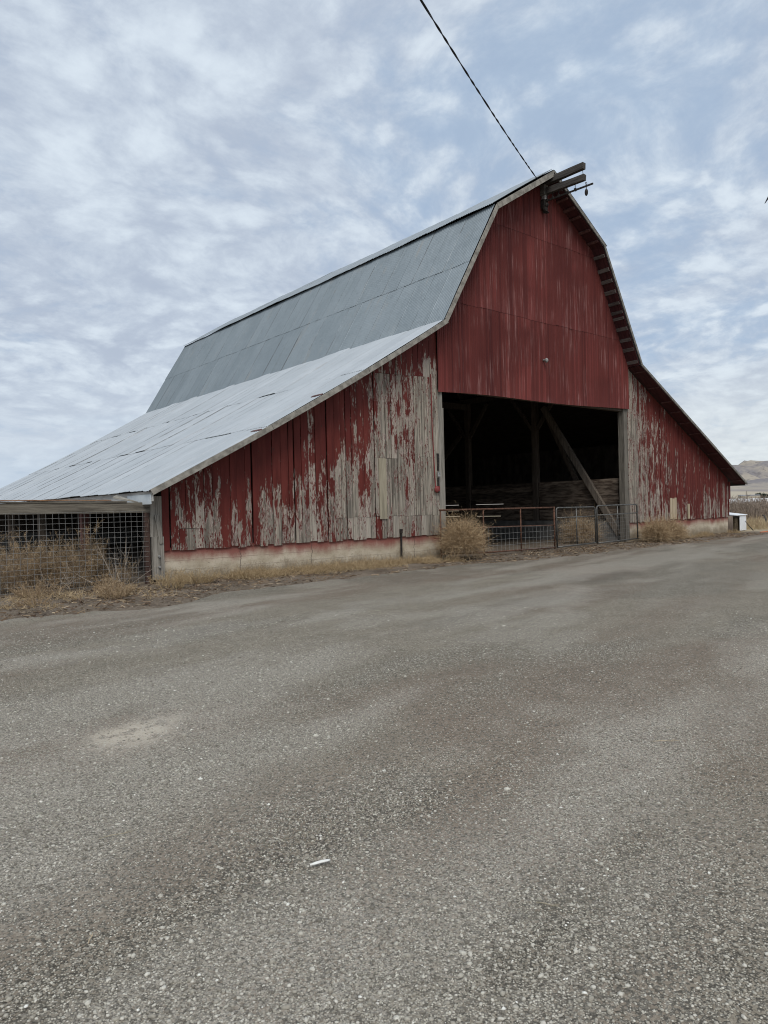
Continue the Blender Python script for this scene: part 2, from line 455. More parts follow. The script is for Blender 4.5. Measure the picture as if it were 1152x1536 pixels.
def ground_mat():
    m, t, setc, bump, rg = new_mat('dirt_and_dry_field', .95, 0, .1)
    p = t.pos(); field = t.attr('field')
    n = t.noise(p, 1.4, 8, .65); f = t.noise(p, 38, 5, .65)
    dirt = t.mix(t.ss(n, .32, .68), (.095,.073,.054), (.20,.162,.125))
    dirt = t.mix(t.math('MULTIPLY', t.ss(f, .52, .66), .55), dirt, (.33,.285,.225))
    dirt = t.mix(t.math('MULTIPLY', t.ss(f, .46, .36), .6), dirt, (.05,.04,.032))
    big = t.noise(t.mapp(p, (.004,.02,.01)), 1, 5, .6)
    b2 = t.noise(t.mapp(p, (.05,.12,.1)), 1, 5, .6)
    fl = t.mix(t.ss(big, .38, .6), (.42,.34,.22), (.30,.255,.185))
    fl = t.mix(t.math('MULTIPLY', t.ss(b2, .45, .65), .5), fl, (.24,.20,.145))
    setc(t.mix(field, dirt, fl)); bump(f, .6, .03)
    return m
M['ground'] = ground_mat()

def hill_mat():
    m, t, setc, bump, rg = new_mat('dry_hillside', .95, 0, .05)
    p = t.pos()
    n = t.noise(t.mapp(p, (.006,.006,.010)), 1, 7, .62)
    n2 = t.noise(t.mapp(p, (.035,.035,.035)), 1, 5, .65)
    z = t.n('ShaderNodeSeparateXYZ', {0: p}, out=2)
    c = t.mix(t.ss(n, .40, .62), (.37,.325,.265), (.225,.208,.207))
    c = t.mix(t.math('MULTIPLY', t.ss(n2, .52, .64), .7), c, (.16,.145,.14))
    nb = t.noise(t.mapp(p, (.0016,.0016,.055)), 1, 4, .6)
    low = t.ss(z, 12, 45, 1, 0)
    bands = t.mix(t.ss(nb, .42, .58), (.43,.375,.29), (.25,.225,.215))
    c = t.mix(low, c, bands)
    setc(c)
    return m
M['hill'] = hill_mat()
M['stone'] = None
def stone_mat():
    m, t, setc, bump, rg = new_mat('pebble', .9, 0, .25)
    tone = t.attr('tone')
    c = t.mix(t.ss(tone, 0, .55), (.16,.143,.116), (.36,.33,.27))
    c = t.mix(t.ss(tone, .55, .97), c, (.60,.565,.485))
    c = t.mix(t.ss(tone, .988, .992), c, (.82,.80,.73))
    n = t.noise(t.pos(), 160, 3, .6)
    c = t.mix(t.math('MULTIPLY', t.ss(n, .4, .7), .3), c, (.10,.09,.08))
    setc(c); bump(n, .3, .002)
    return m
M['stone'] = stone_mat()

# ------------------------------------------------------------------ camera
CAM = np.array([-17.0292, -13.0778, 1.3917])
RR = (0.771576527, -0.635646759, -0.024957162)
FW = (0.635685183, 0.771913093, -0.007384218)
UP = (0.023958514, -0.010167409, 0.999661249)
cd = bpy.data.cameras.new('camera'); cam = bpy.data.objects.new('camera', cd); COL.objects.link(cam)
cam.matrix_world = Matrix(((RR[0], UP[0], -FW[0], CAM[0]), (RR[1], UP[1], -FW[1], CAM[1]), (RR[2], UP[2], -FW[2], CAM[2]), (0,0,0,1)))
cd.sensor_fit = 'VERTICAL'; cd.sensor_height = 24.0; cd.sensor_width = 18.0
cd.lens = 1059.1 / 1536 * 24
cd.clip_start = .05; cd.clip_end = 20000
scene.camera = cam

# ------------------------------------------------------------------ barn profile
WL, WR = 12.13, 12.147
PL = [(-WL, 1.8145), (-4.5317, 6.0277), (-2.5074, 9.3842), (0, 10.9559)]
PR = [(WR, 1.9896), (4.5317, 5.8889), (2.5074, 9.3842), (0, 10.9559)]
OV = .508      # front overhang
LEN = 19.314   # back end of the roof
BW = 19.0      # back wall
SAG = .11
def roofz(x):
    P = PL if x < 0 else PR
    a = abs(x)
    for i in range(3):
        x0, z0 = abs(P[i][0]), P[i][1]; x1, z1 = abs(P[i+1][0]), P[i+1][1]
        if a >= x1 - 1e-9:
            t = (a - x0) / (x1 - x0)
            z = z0 + (z1 - z0) * t
            if i == 0 and x < 0: z -= SAG * 4 * t * (1 - t)
            return z
    return P[3][1]
ZF = .71          # top of foundation
XW, XE = -11.735, 11.592

barn = empty('barn', (0, 0, 0), 'large weathered red gambrel barn with grey metal roof and wide open front doorway', 'barn')

# foundations
for x0, x1 in ((XW, -4.40), (4.40, XE)):
    mb = MB()
    n = 36
    vs = []; fs = []
    for i in range(n + 1):
        x = x0 + (x1 - x0) * i / n
        zt = ZF - .012 + random.uniform(-.006, .006)
        vs += [(x, .012 + random.uniform(-.004,.004), -.25), (x, .012, zt), (x, .26, zt), (x, .26, -.25)]
    for i in range(n):
        q = i*4
        for k in range(3): fs.append((q+k, q+4+k, q+5+k, q+1+k))
    fs += [(0,1,2,3), (n*4+3, n*4+2, n*4+1, n*4)]
    mb.add(vs, fs); mb.build('foundation', M['concrete'], barn)
mb = MB()
mb.box((XE-.26, .265, -.25), (XE, BW, ZF-.012)); mb.box((XW, BW-.2, -.25), (XE-.265, BW+.05, ZF-.012))
mb.build('foundation', M['inner_concrete'], barn)

# board walls on the two wings
def under(x): return roofz(x) - .11
def lerp(a, b, t): return a + (b - a) * max(0, min(1, t))
def wing(x0, x1, wmin, wmax, peel_f, seams, yfront):
    mb = MB()
    x = x0
    while x < x1 - .02:
        w = random.uniform(wmin, wmax)
        if x1 - (x + w) < wmin*.6: w = x1 - x
        xa, xb = x + random.uniform(.002, .005), x + w - random.choice((.002, .002, .003, .004, .008, .016, .028))
        xm = (xa + xb) / 2
        ztop = under(xm)
        cuts = [ZF - .05 + random.uniform(-.035, .012)] + sorted(c for c in seams(xm) if ZF + .1 < c < ztop - .12) + [None]
        yb = yfront - random.uniform(0, .010)
        for k in range(len(cuts) - 1):
            tone = random.random()
            zb = cuts[k] + (random.uniform(.003, .008) if k else 0)
            zt = cuts[k+1]
            dy = random.uniform(-.005, .005)
            n = max(2, int(((zt or ztop) - zb) / .3))
            vs = []; fs = []; pl = []
            bow = random.uniform(-.006, .006); cup = random.uniform(.000, .005)
            tw = random.uniform(-.004, .004)
            for i in range(n + 1):
                t = i / n
                zl = lerp(zb, zt if zt else under(xa), t); zr = lerp(zb, zt if zt else under(xb), t)
                bx = bow * math.sin(PI * t)
                jl = random.uniform(-.0015, .0015)
                ya = yb + dy + tw*(t-.5)*2
                vs += [(xa+bx+jl, ya, zl), (xm+bx, ya - cup, (zl+zr)/2), (xb+bx+jl, ya - tw*t, zr), (xb+bx+jl, ya+.024, zr), (xa+bx+jl, ya+.024, zl)]
                pl += [peel_f(xa, zl), peel_f(xm, (zl+zr)/2), peel_f(xb, zr)] + [.5, .5]
            shift = random.gauss(0, .13)
            pl = [max(0, min(1, q + shift)) for q in pl]
            for i in range(n):
                q = i*5
                for a in range(5): fs.append((q+a, q+(a+1) % 5, q+5+(a+1) % 5, q+5+a))
            fs.append((4,3,2,1,0)); fs.append((n*5, n*5+1, n*5+2, n*5+3, n*5+4))
            mb.add(vs, fs, tone=tone, peel=pl)
        x += w
    return mb

def peel_left(x, z):
    top = under(x); h = (z - ZF) / max(.3, top - ZF)
    base = lerp(.80, .10, (h - .02) / .84)
    if x > -7.2:
        r = min(1, (x + 7.2) / 1.0)
        lo = .86 if z < 2.7 else .66
        side = lo if z < 4.6 else lerp(.55, .05, (z - 4.6)/.8)
        base = lerp(base, side, r)
    base += .16*math.sin(x*2.3)*math.sin(z*1.7 + x) + .08*math.sin(x*5.1 + 1)
    return base
def seams_left(x):
    s = []
    if x > -6.75: s.append(4.62 + .04 * (x + 5.4))
    if x > -7.65: s.append(1.155 + random.uniform(-.012, .012))
    if -6.55 < x < -5.75: s.append(2.56 + random.uniform(-.01, .01))
    if -5.05 < x < -4.75: s.append(2.62)
    if -11.35 < x < -10.95: s.append(1.06)
    return s
wing(XW - .015, -4.41, .145, .215, peel_left, seams_left, -.018).build('board_wall', M['boards'], barn)
def peel_right(x, z):
    top = under(x); h = (z - ZF) / max(.3, top - ZF)
    v = lerp(.80, .24, (x - 4.6) / 2.4)
    v += lerp(.14, -.16, h)
    if x > 9.5: v += .22 * (1 - h)
    return max(0, min(1, v))
wing(4.42, XE - .01, .125, .165, peel_right, lambda x: [], -.018).build('board_wall', M['boards'], barn)
# fresh patch boards on the right wing, one bleached patch on the left
mb = MB()
for xa, xb, zt in ((7.02,7.17,1.45),(7.19,7.33,1.43),(7.345,7.48,1.46),(8.27,8.42,1.22)):
    MB().box((xa, -.050, ZF-.03+random.uniform(-.02,.02)), (xb, -.034, zt)).build('patch_board', M['fresh_wood'], barn)
MB().box((-6.42, -.052, 1.10), (-6.20, -.034, 2.55)).build('patch_board', M['bleached_wood'], barn)
# side and back walls (plain boards)
def plank_wall(pts, mat, name, top, zb, th=.024, axis='y', parent=barn, gaps=None):
    mb = MB()
    a0, a1, c = pts
    a = a0
    while a < a1 - .01:
        b = min(a + random.uniform(.18, .26), a1)
        zt = top((a+b)/2)
        segs = [(zb, zt)]
        if gaps:
            for g0, g1, h0, h1 in gaps:
                if g0 < (a+b)/2 < g1: segs = [(zb, h0), (h1, zt)]
        for s0, s1 in segs:
            if axis == 'y': mb.box((c, a+.002, s0), (c+th, b-.002, s1), tone=random.random(), peel=.35)
            else: mb.box((a+.002, c, s0), (b-.002, c+th, s1), tone=random.random(), peel=.35)
        a = b
    return mb.build(name, mat, parent)
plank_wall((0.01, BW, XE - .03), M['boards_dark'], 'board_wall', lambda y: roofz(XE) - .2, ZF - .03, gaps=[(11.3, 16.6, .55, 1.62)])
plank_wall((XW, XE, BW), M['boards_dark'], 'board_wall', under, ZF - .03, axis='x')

# corrugated gable siding
def gable():
    mb = MB()
    x0, x1 = -4.43, 4.43
    pitch = .0677; per = 8
    n = int((x1 - x0) / pitch * per)
    xs = np.linspace(x0, x1, n + 1)
    rows = [(None, 6.74), (6.70, 9.16), (9.12, 20)]
    for r, (zb, zt) in enumerate(rows):
        pw = .66; ph = random.uniform(0, .66)
        V = []; T = []; Sm = []
        offs = [random.uniform(0, 1) for _ in range(40)]; rib = [random.uniform(0, 1) for _ in range(200)]
        sag = [random.uniform(-.025, .025) for _ in range(40)]
        for x in xs:
            k = int((x - x0 + ph) / pw); fr = ((x - x0 + ph) / pw) % 1
            pp = ((x-x0)/pitch) % 1; y = -.072 + .017*math.exp(-((pp-.5)/.15)**2) - .007*(2 - r)*-1*0 - r*.004 - .003*(1-fr)
            tt = (x - x0) / (x1 - x0)
            b = (4.295 + .145*tt + .02*math.sin(tt*PI*2.2) + .012*math.sin(tt*9)) if zb is None else zb + sag[k]*.5
            t_ = min(zt + (0 if zb is None else 0), roofz(x) - .06)
            if t_ < b + .015: t_ = b
            zs = [b, b + min(.007, t_ - b), b + (t_ - b)*.33, b + (t_ - b)*.66, t_]
            sm = .55 if (fr < .028) else 0.0
            for j, z in enumerate(zs):
                wav = .006*math.sin(z*2.1 + k)*1.0
                V.append((x, y + wav - (0.0 if j else .003), z)); T.append(.35*offs[k] + .65*rib[int((x-x0)/pitch+.5)]); Sm.append(max(sm*.3, (.8*(fbm(np.array([x*.55+r*7.7]), np.array([r*3.3]), 5, 2)[0] > .52)) if (j == 0 and r > 0) else 0))
        F = []
        for i in range(n):
            for j in range(4):
                a = i*5 + j
                if V[a+1][2]-V[a][2] < 1e-6 and V[a+6][2]-V[a+5][2] < 1e-6: continue
                F.append((a, a+5, a+6, a+1))
        mb.add(V, F, tone=T, seam=Sm)
    return mb.build('gable_siding', M['gable'], barn, smooth=True)
gable()
# backing boards behind the sheet, header over the doorway
mb = MB()
poly = [(-4.36, 4.42), (4.36, 4.56), (4.36, roofz(4.36)-.14), (2.46, roofz(2.46)-.14), (0, 10.75), (-2.46, roofz(2.46)-.14), (-4.36, roofz(-4.36)-.14)]
mb.prism(poly, -.03, .0)
mb.build('gable_backing', M['boards_dark'], barn)

# roof slopes ----------------------------------------------------------
def slope(P0, P1, rows, mat, lift, ext0=0.0, ext1=0.0, sag=0.0, name='roof_slope', wob=0.0, seam_p=.5):
    """corrugated sheets from lower edge P0 to upper edge P1 (xz points), ribs along the slope"""
    a = Vector((P0[0], 0, P0[1])); b = Vector((P1[0], 0, P1[1])); d = b - a; L = d.length; d.normalize()
    nrm = Vector((-d.z, 0, d.x));
    if nrm.z < 0: nrm = -nrm
    a = a - d*ext0; b = b + d*ext1; L = (b - a).length
    y0, y1 = -OV, LEN
    pitch = .0677; per = 6
    n = int((y1 - y0) / pitch * per); ys = np.linspace(y0, y1, n+1)
    pw = .645
    mb = MB()
    for r in range(rows):
        t0 = r / rows - (0.05/L if r else 0); t1 = (r+1) / rows
        ph = random.uniform(0, pw)
        K = int((y1 - y0) / pw) + 3
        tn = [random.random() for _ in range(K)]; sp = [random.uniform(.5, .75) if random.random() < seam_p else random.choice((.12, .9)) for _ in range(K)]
        lf = [(random.uniform(.012, .024) if (lift == 0.0 and random.random() < .16) else random.uniform(0, .004)) for _ in range(K)]; slip = [random.uniform(-.012, .012) for _ in range(K)]
        m = 7
        V = []; T = []; S = []
        for y in ys:
            q = (y - y0 + ph) / pw; k = int(q); fr = q % 1
            off = lift + (.011 if lift > .03 and lift < .05 else .008)*math.cos(2*PI*(y - y0)/pitch) + r*.008 + lf[k] + .006*(1 - fr)
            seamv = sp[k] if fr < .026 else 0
            for j in range(m + 1):
                t = t0 + (t1 - t0)*((0, .012/L*rows, .03/L*rows)[j] if j < 3 else (j-2)/(m-2))
                s = t*L + (slip[k] if j == 0 else 0)
                p = a + d*s
                u = max(0, min(1, (s - ext0)/max(.01, (L - ext0 - ext1))))
                w = wob*(math.sin(y*.55 + 1.3) + .6*math.sin(y*1.3 + .4)) + .004*math.sin(y*3.1 + s*2.3)
                p = p + nrm*(off + w)
                p = Vector((p.x, y, p.z - sag*4*u*(1-u)))
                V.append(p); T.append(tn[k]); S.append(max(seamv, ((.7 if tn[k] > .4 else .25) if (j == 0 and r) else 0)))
        F = []
        for i in range(n):
            for j in range(m):
                q = i*(m+1)+j
                F.append((q, q+m+1, q+m+2, q+1) if P0[0] > 0 else (q, q+1, q+m+2, q+m+1))
        mb.add(V, F, tone=T, seam=S)
    return mb.build(name, mat, barn, smooth=True), a, b, d, nrm

def deck(P0, P1, parent, sag=0.0, drop=.03, th=.03, mat='deck'):
    n = 8; top = []; bot = []
    a = Vector((P0[0], P0[1])); b = Vector((P1[0], P1[1])); d = (b-a).normalized(); nr = Vector((-d.y, d.x))
    if nr.y < 0: nr = -nr
    for i in range(n+1):
        u = i/n; p = a + (b-a)*u; p = Vector((p.x, p.y - sag*4*u*(1-u)))
        top.append(p - nr*drop); bot.append(p - nr*(drop+th))
    poly = top + bot[::-1]
    mb = MB(); mb.prism([(p.x, p.y) for p in poly], -OV + .03, -.03)
    mb.build('roof_deck', M['deck'], parent)
    mb = MB(); mb.prism([(p.x, p.y) for p in poly], -.027, LEN - .03)
    mb.build('roof_deck', M['boards_dark'], parent)

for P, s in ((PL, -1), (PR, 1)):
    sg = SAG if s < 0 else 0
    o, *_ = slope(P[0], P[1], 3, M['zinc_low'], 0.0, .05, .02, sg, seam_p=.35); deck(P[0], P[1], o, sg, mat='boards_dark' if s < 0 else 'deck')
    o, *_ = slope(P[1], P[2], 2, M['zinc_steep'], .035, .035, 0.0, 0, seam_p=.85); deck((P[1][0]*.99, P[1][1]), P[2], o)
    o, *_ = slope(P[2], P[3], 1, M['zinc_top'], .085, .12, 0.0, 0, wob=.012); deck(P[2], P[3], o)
# ridge cap
mb = MB()
for i in range(9):
    y0 = -OV + i*(LEN+OV)/9; y1 = y0 + (LEN+OV)/9 + .04
    zz = 11.035 + .006*(i % 2)
    mb.add([(-.17, y0, zz-.105), (0, y0, zz), (.17, y0, zz-.105), (-.17, y1, zz-.105), (0, y1, zz), (.17, y1, zz-.105)], [(0,1,4,3), (1,2,5,4)])
mb.build('ridge_cap', M['zinc_top'], barn)

# rake boards along the front edges
def rake(P0, P1, w, mat, sag=0.0, y0=-OV-.004, th=.028, name='rake_board', e0=0, e1=0, parts=2, up=-.008):
    a = Vector((P0[0], P0[1])); b = Vector((P1[0], P1[1])); d = (b-a).normalized(); nr = Vector((-d.y, d.x))
    if nr.y < 0: nr = -nr
    a = a - d*e0; b = b + d*e1
    mb = MB()
    N = 10
    for k in range(parts):
        top = []; bot = []
        j = random.uniform(-.006, .006)
        for i in range(N+1):
            u = (k + i/N)/parts; p = a + (b-a)*u; p = Vector((p.x, p.y - sag*4*u*(1-u)))
            if i == 0 and k: p += d*.006
            top.append(p + nr*(up + j)); bot.append(p - nr*(w + j))
        poly = top + bot[::-1]
        if s_ < 0: poly = poly[::-1]
        yy = y0 - .003*k
        mb.prism([(p.x, p.y) for p in poly], yy - th, yy)
    return mb.build(name, mat, barn)
for P, s_ in ((PL, -1), (PR, 1)):
    sg = SAG if s_ < 0 else 0
    rake(P[0], P[1], .098 if s_ < 0 else .075, M['rake_wood' if s_ < 0 else 'rake_dark'], sg, parts=3, e0=.03, e1=.02, up=.008)
    rake(P[1], P[2], .082 if s_ < 0 else .06, M['rake_wood' if s_ < 0 else 'rake_dark'], 0, parts=1, e0=0, e1=0, y0=-OV-.001, up=.028)
    rake(P[2], P[3], .10 if s_ < 0 else .06, M['rake_wood' if s_ < 0 else 'rake_dark'], 0, parts=1, e0=.0, e1=.0, y0=-OV-.006, up=.04)
# drip edge along the right front edges (pale metal strip)
# purlin ends carrying the right overhang
def lookouts(P0, P1, fr, mat, w, drop=.062, th=.045):
    a = Vector((P0[0], P0[1])); b = Vector((P1[0], P1[1])); d = (b-a).normalized(); nr = Vector((-d.y, d.x))
    if nr.y < 0: nr = -nr
    for f in fr:
        p = a + (b-a)*f
        c0 = p - nr*drop; c1 = p - nr*(drop+th); h = d*(w*random.uniform(.75, 1.2)/2)
        poly = [c0 - h, c0 + h, c1 + h, c1 - h]
        mb = MB(); mb.prism([(q.x, q.y) for q in poly], -OV + .035 + random.uniform(0, .02), -.085 + .01)
        mb.build('purlin_end', mat, barn)
lookouts(PR[1], PR[2], (.04, .15, .235, .33, .42, .47, .545, .64, .73, .82, .93), M['purlin'], .105)
lookouts(PR[2], PR[3], (.10, .26, .45, .57, .70, .86), M['red_purlin'], .085)
lookouts(PR[0], PR[1], (.04, .16, .30, .39, .48, .57, .66, .74, .85, .965), M['red_purlin'], .05, th=.02)
lookouts(PL[1], PL[2], (.1, .3, .5, .7, .9), M['purlin'], .105)
lookouts(PL[0], PL[1], (.1, .3, .5, .7, .9), M['red_purlin'], .06)

# eave boards (left long eave visible, right too)
mb = MB(); mb.box((-WL+.02, -OV+.04, 1.60), (-WL+.05, LEN-.05, 1.785))
mb.build('eave_board', M['rake_wood_y'], barn)
mb = MB(); mb.box((WR-.05, -OV+.04, 1.885), (WR-.02, LEN-.05, 1.96)); mb.build('eave_board', M['boards_dark'], barn)
MB().box((-WL+.004, -OV+.06, 1.545), (-WL+.016, .75, 1.725)).build('eave_panel', M['pale_panel'], barn)
# rafter tails under the left eave
for i in range(14):
    y = .3 + i*1.4
    MB().beam((-WL+.08, y, 1.70), (-9.0, y, 3.44 - .12), .05, .12).build('rafter', M['inner_wood'], barn)

# left corner post of old planks with bolts
mb = MB()
mb.box((-11.965, -.045, .12), (-11.735, .0, .93)); mb.box((-11.985, -.03, .93), (-11.755, .02, 1.70))
mb.beam((-11.79, -.058, .80), (-11.87, -.058, 1.34), .075, .022, (0,1,0))
cp = mb.build('corner_post', M['grey_wood_z'], barn)
for z in (.36, .56):
    MB().tube([(-11.84, -.044, z), (-11.84, -.075, z)], .024, 8).build('bolt', M['lamp_shell'], cp)
MB().box((-11.95, .03, .0), (-11.75, .22, 1.66)).build('post', M['inner_wood'], barn)
# left open side: posts and plate
for y, mname in ((4.8, 'red_post'), (8.8, 'inner_wood'), (12.6, 'inner_wood'), (16.2, 'inner_wood'), (18.9, 'inner_wood')):
    MB().box((-11.83, y-.09, -.05), (-11.65, y+.09, 1.74)).build('post', M[mname], barn)
MB().box((-11.83, .1, 1.745), (-11.66, 18.95, 1.90)).build('plate_beam', M['inner_wood'], barn)
# corner trim at the far right of the front
mb = MB(); mb.box((XE-.005, -.045, ZF-.02), (XE+.02, .06, 1.35)); mb.box((XE+.0, -.05, 1.36), (XE+.14, -.02, 2.05))
mb.build('corner_board', M['boards'], barn)

# doorway timbers
MB().box((4.17, -.012, .0), (4.395, .20, 4.50)).build('door_post', M['jamb_wood'], barn)
MB().box((-4.40, -.012, .0), (-4.24, .20, 4.34)).build('door_post', M['grey_wood_z'], barn)
mb = MB(); mb.box((-4.235, -.010, .75), (-4.20, .03, 3.9)); mb.build('door_trim', M['grey_wood_z'], barn)
MB().box((-4.2, .02, 4.38), (4.17, .20, 4.66)).build('door_header', M['inner_wood'], barn)
# latch holes and staples on the left jamb
mb = MB(); mb.box((-4.50, -.046, 2.28), (-4.43, -.030, 2.72)); mb.box((-4.50, -.047, 1.72), (-4.44, -.031, 2.1))
mb.build('latch_slot', M['dark_iron'], barn)
MB().box((-4.51, -.075, 2.13), (-4.42, -.033, 2.25)).build('latch_block', M['lamp_shell'], barn)
# red conduit and its box on the left wing
cdt = MB().tube([(-4.66, -.055, 4.72), (-4.655, -.055, 3.4), (-4.60, -.055, 2.1), (-4.585, -.055, 1.86)], .014, 8).build('conduit', M['red_pipe'], barn)
mb = MB(); mb.ell((-4.575, -.085, 1.80), (.075, .045, .085)); mb.box((-4.56, -.10, 1.76), (-4.47, -.05, 1.88)); mb.build('junction_box', M['red_pipe'], cdt, smooth=False)
mb = MB(); mb.tube([(-5.78, -.05, .05), (-5.775, -.05, .76)], .026, 10); mb.tube([(-5.775, -.05, .74), (-5.775, -.05, .84)], .038, 10)
mb.build('standpipe', M['dark_iron'], barn)
# lamp on the gable
lmp = MB().tube([(-.11, -.08, 5.58), (-.11, -.15, 5.57)], .035, 12).build('wall_lamp', M['lamp_shell'], barn)
mb = MB(); mb.ell((-.10, -.18, 5.56), (.052, .055, .07)); mb.build('lamp_head', M['lamp_shell'], lmp, smooth=True)

# ---------------------------------------------------------------- inside
py = (.35, 3.83, 7.30, 10.9, 14.6, 18.5)
for sx in (-1, 1):
    for i, y in enumerate(py):
        if i == 0: continue
        x = 4.37*sx
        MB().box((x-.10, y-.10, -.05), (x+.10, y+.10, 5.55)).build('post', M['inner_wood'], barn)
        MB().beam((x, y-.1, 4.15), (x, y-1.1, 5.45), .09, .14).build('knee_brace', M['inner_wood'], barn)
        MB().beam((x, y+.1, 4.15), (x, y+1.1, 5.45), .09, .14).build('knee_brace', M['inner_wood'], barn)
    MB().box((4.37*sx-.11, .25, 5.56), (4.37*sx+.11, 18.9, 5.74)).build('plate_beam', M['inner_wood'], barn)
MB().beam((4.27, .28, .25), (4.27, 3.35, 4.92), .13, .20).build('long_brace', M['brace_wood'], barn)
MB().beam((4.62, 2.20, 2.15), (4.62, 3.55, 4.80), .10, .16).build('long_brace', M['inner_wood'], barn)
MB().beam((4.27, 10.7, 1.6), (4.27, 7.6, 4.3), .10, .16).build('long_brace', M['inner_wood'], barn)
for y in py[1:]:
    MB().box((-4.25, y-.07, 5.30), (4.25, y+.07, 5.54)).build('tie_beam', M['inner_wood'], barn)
for i in range(16):
    y = .4 + i*1.22
    for P in (PL, PR):
        sx = 1 if P is PR else -1
        mb = MB()
        mb.beam((P[1][0]-.06*sx, y, P[1][1]-.15), (P[2][0]-.06*sx, y, P[2][1]-.15), .05, .14)
        mb.beam((P[2][0]-.06*sx, y, P[2][1]-.17), (0, y, P[3][1]-.17), .05, .14)
        mb.build('rafter', M['inner_wood'], barn)
# plank partitions between nave and wings, with the gaps that let daylight through on the right
def partition(x, gaps, mat):
    mb = MB()
    bays = [(.30, 3.73), (3.93, 7.20), (7.40, 10.8), (11.0, 14.5), (14.7, 18.4)]
    for b0, b1 in bays:
        zl = [.74, .895, 1.13, 1.37, 1.60, 1.83, 2.02, 2.16]
        z = zl[0]
        while z < 2.02 + .1:
            zt = zl[zl.index(z)+1]
            xo = random.uniform(-.012, .012); e0 = random.uniform(-.0, .08); e1 = random.uniform(0, .08)
            skip = False
            segs = [(b0+e0, b1-e1)]
            for g0, g1, h0, h1 in gaps:
                if abs(h0 - z) < .01 and g0 < b1 and g1 > b0:
                    mb.beam((x+xo, max(b0,g0), (z+.028+zt)/2), (x+xo, min(b1,g1), (z+.022+zt)/2), .03, zt-z-.022, jit=.0015, tone=random.random())
                    segs = [(u, v) for u, v in ((b0+e0, max(b0, g0)), (min(b1, g1), b1-e1)) if v - u > .1]
            for u, v in segs:
                mb.beam((x+xo, u, (z+zt)/2), (x+xo, v, (z+zt)/2 + random.uniform(-.004,.004)), .03, zt-z+.006, jit=.0015, tone=random.random())
            z = zt
    return mb.build('plank_partition', mat, barn)
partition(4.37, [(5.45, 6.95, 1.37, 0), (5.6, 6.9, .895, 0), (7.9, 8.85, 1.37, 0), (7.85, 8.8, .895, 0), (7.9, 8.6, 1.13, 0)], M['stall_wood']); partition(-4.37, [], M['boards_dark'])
for sx in (-1, 1):
    MB().box((4.37*sx-.12, .28, -.2), (4.37*sx+.12, 18.8, .725)).build('stall_plinth', M['inner_concrete'], barn)
# upper inner boarding on the right wing side, dark
plank_wall((.3, 18.6, 7.6), M['boards_dark'], 'inner_board_wall', lambda y: 3.6, 1.75)

# ---------------------------------------------------------------- hay hood gear at the peak
MB().beam((0.02, .5, 10.80), (0.02, -1.53, 10.76), .13, .18, jit=.006).build('hood_beam', M['hood_wood'], barn)
MB().beam((0.02, .02, 10.52), (0.02, -1.54, 10.43), .12, .17, jit=.006).build('hood_beam', M['hood_wood'], barn)
tr = MB().beam((0.02, -.02, 10.245), (0.02, -1.80, 10.165), .030, .045).build('hay_track', M['dark_iron'], barn)
for y, z0, z1 in ((-.25,10.25,10.42),(-.45,10.25,10.42),(-.66,10.23,10.40),(-.95,10.22,10.39),(-1.22,10.21,10.39)):
    mb = MB(); mb.tube([(0.02, y, z0-.03), (0.02, y, z1)], .010, 6); mb.box((0.02-.03, y-.025, z0-.045), (0.02+.03, y+.025, z0+.03))
    mb.build('hanger_rod', M['dark_iron'], tr)
for y in (-.75, -1.46):
    MB().tube([(0.05, y, 10.34), (0.05, y, 10.86)], .008, 6).build('hanger_rod', M['lamp_shell'], barn)
mb = MB(); mb.box((-.10, -.24, 10.40), (.09, -.09, 10.70)); mb.build('hood_bracket', M['grey_wood_y'], barn)
# trolley hanging against the gable
trol = empty('hay_trolley', (-.02, -.16, 9.90), 'dark iron hay trolley hanging against the red gable under the peak', 'hay trolley')
mb = MB(); mb.box((-.09, -.22, 10.02), (.07, -.09, 10.26)); mb.ell((-.01, -.19, 10.00), (.085, .075, .10)); mb.ell((.02, -.2, 10.12), (.07,.09,.07))
mb.build('trolley_body', M['dark_iron'], trol)
for dx in (-.07, .06):
    MB().tube([(dx-.015, -.17, 10.225), (dx+.015, -.17, 10.225)], .055, 14).build('wheel', M['dark_iron'], trol)
mb = MB(); 
for k in range(5):
    pts = [(-.01 + .075*math.cos(a + k)*(.8+.05*k), -.19 - .03*k*.4 + .05*math.sin(a*2 + k), 9.98 + .10*math.sin(a + k*.4)) for a in np.linspace(0, 2*PI, 15)]
    mb.tube(pts, .011, 6)
mb.build('rope_coil', M['dark_iron'], trol)
MB().box((-.07, -.23, 10.27), (.06, -.12, 10.39)).build('top_plate', M['lamp_shell'], trol)
pul = empty('hay_pulley', (0.02, -1.58, 9.9), 'small dark iron pulley block hanging from the tip of the hay track', 'pulley')
mb = MB(); mb.ell((0.02, -1.58, 10.0), (.045, .05, .10), 10, 8); mb.build('pulley_block', M['dark_iron'], pul)
mb = MB(); mb.tube([(0.02, -1.58, 10.08), (0.02, -1.58, 10.15)], .012, 6)
mb.tube([(0.02+.035*math.sin(a), -1.58, 10.245+.035*math.cos(a)) for a in np.linspace(0, 2*PI, 12)], .008, 6)
mb.tube([(0.02, -1.58, 10.14), (.055, -1.58, 10.18), (.055, -1.58, 10.21)], .008, 6)
mb.build('hook', M['dark_iron'], pul)

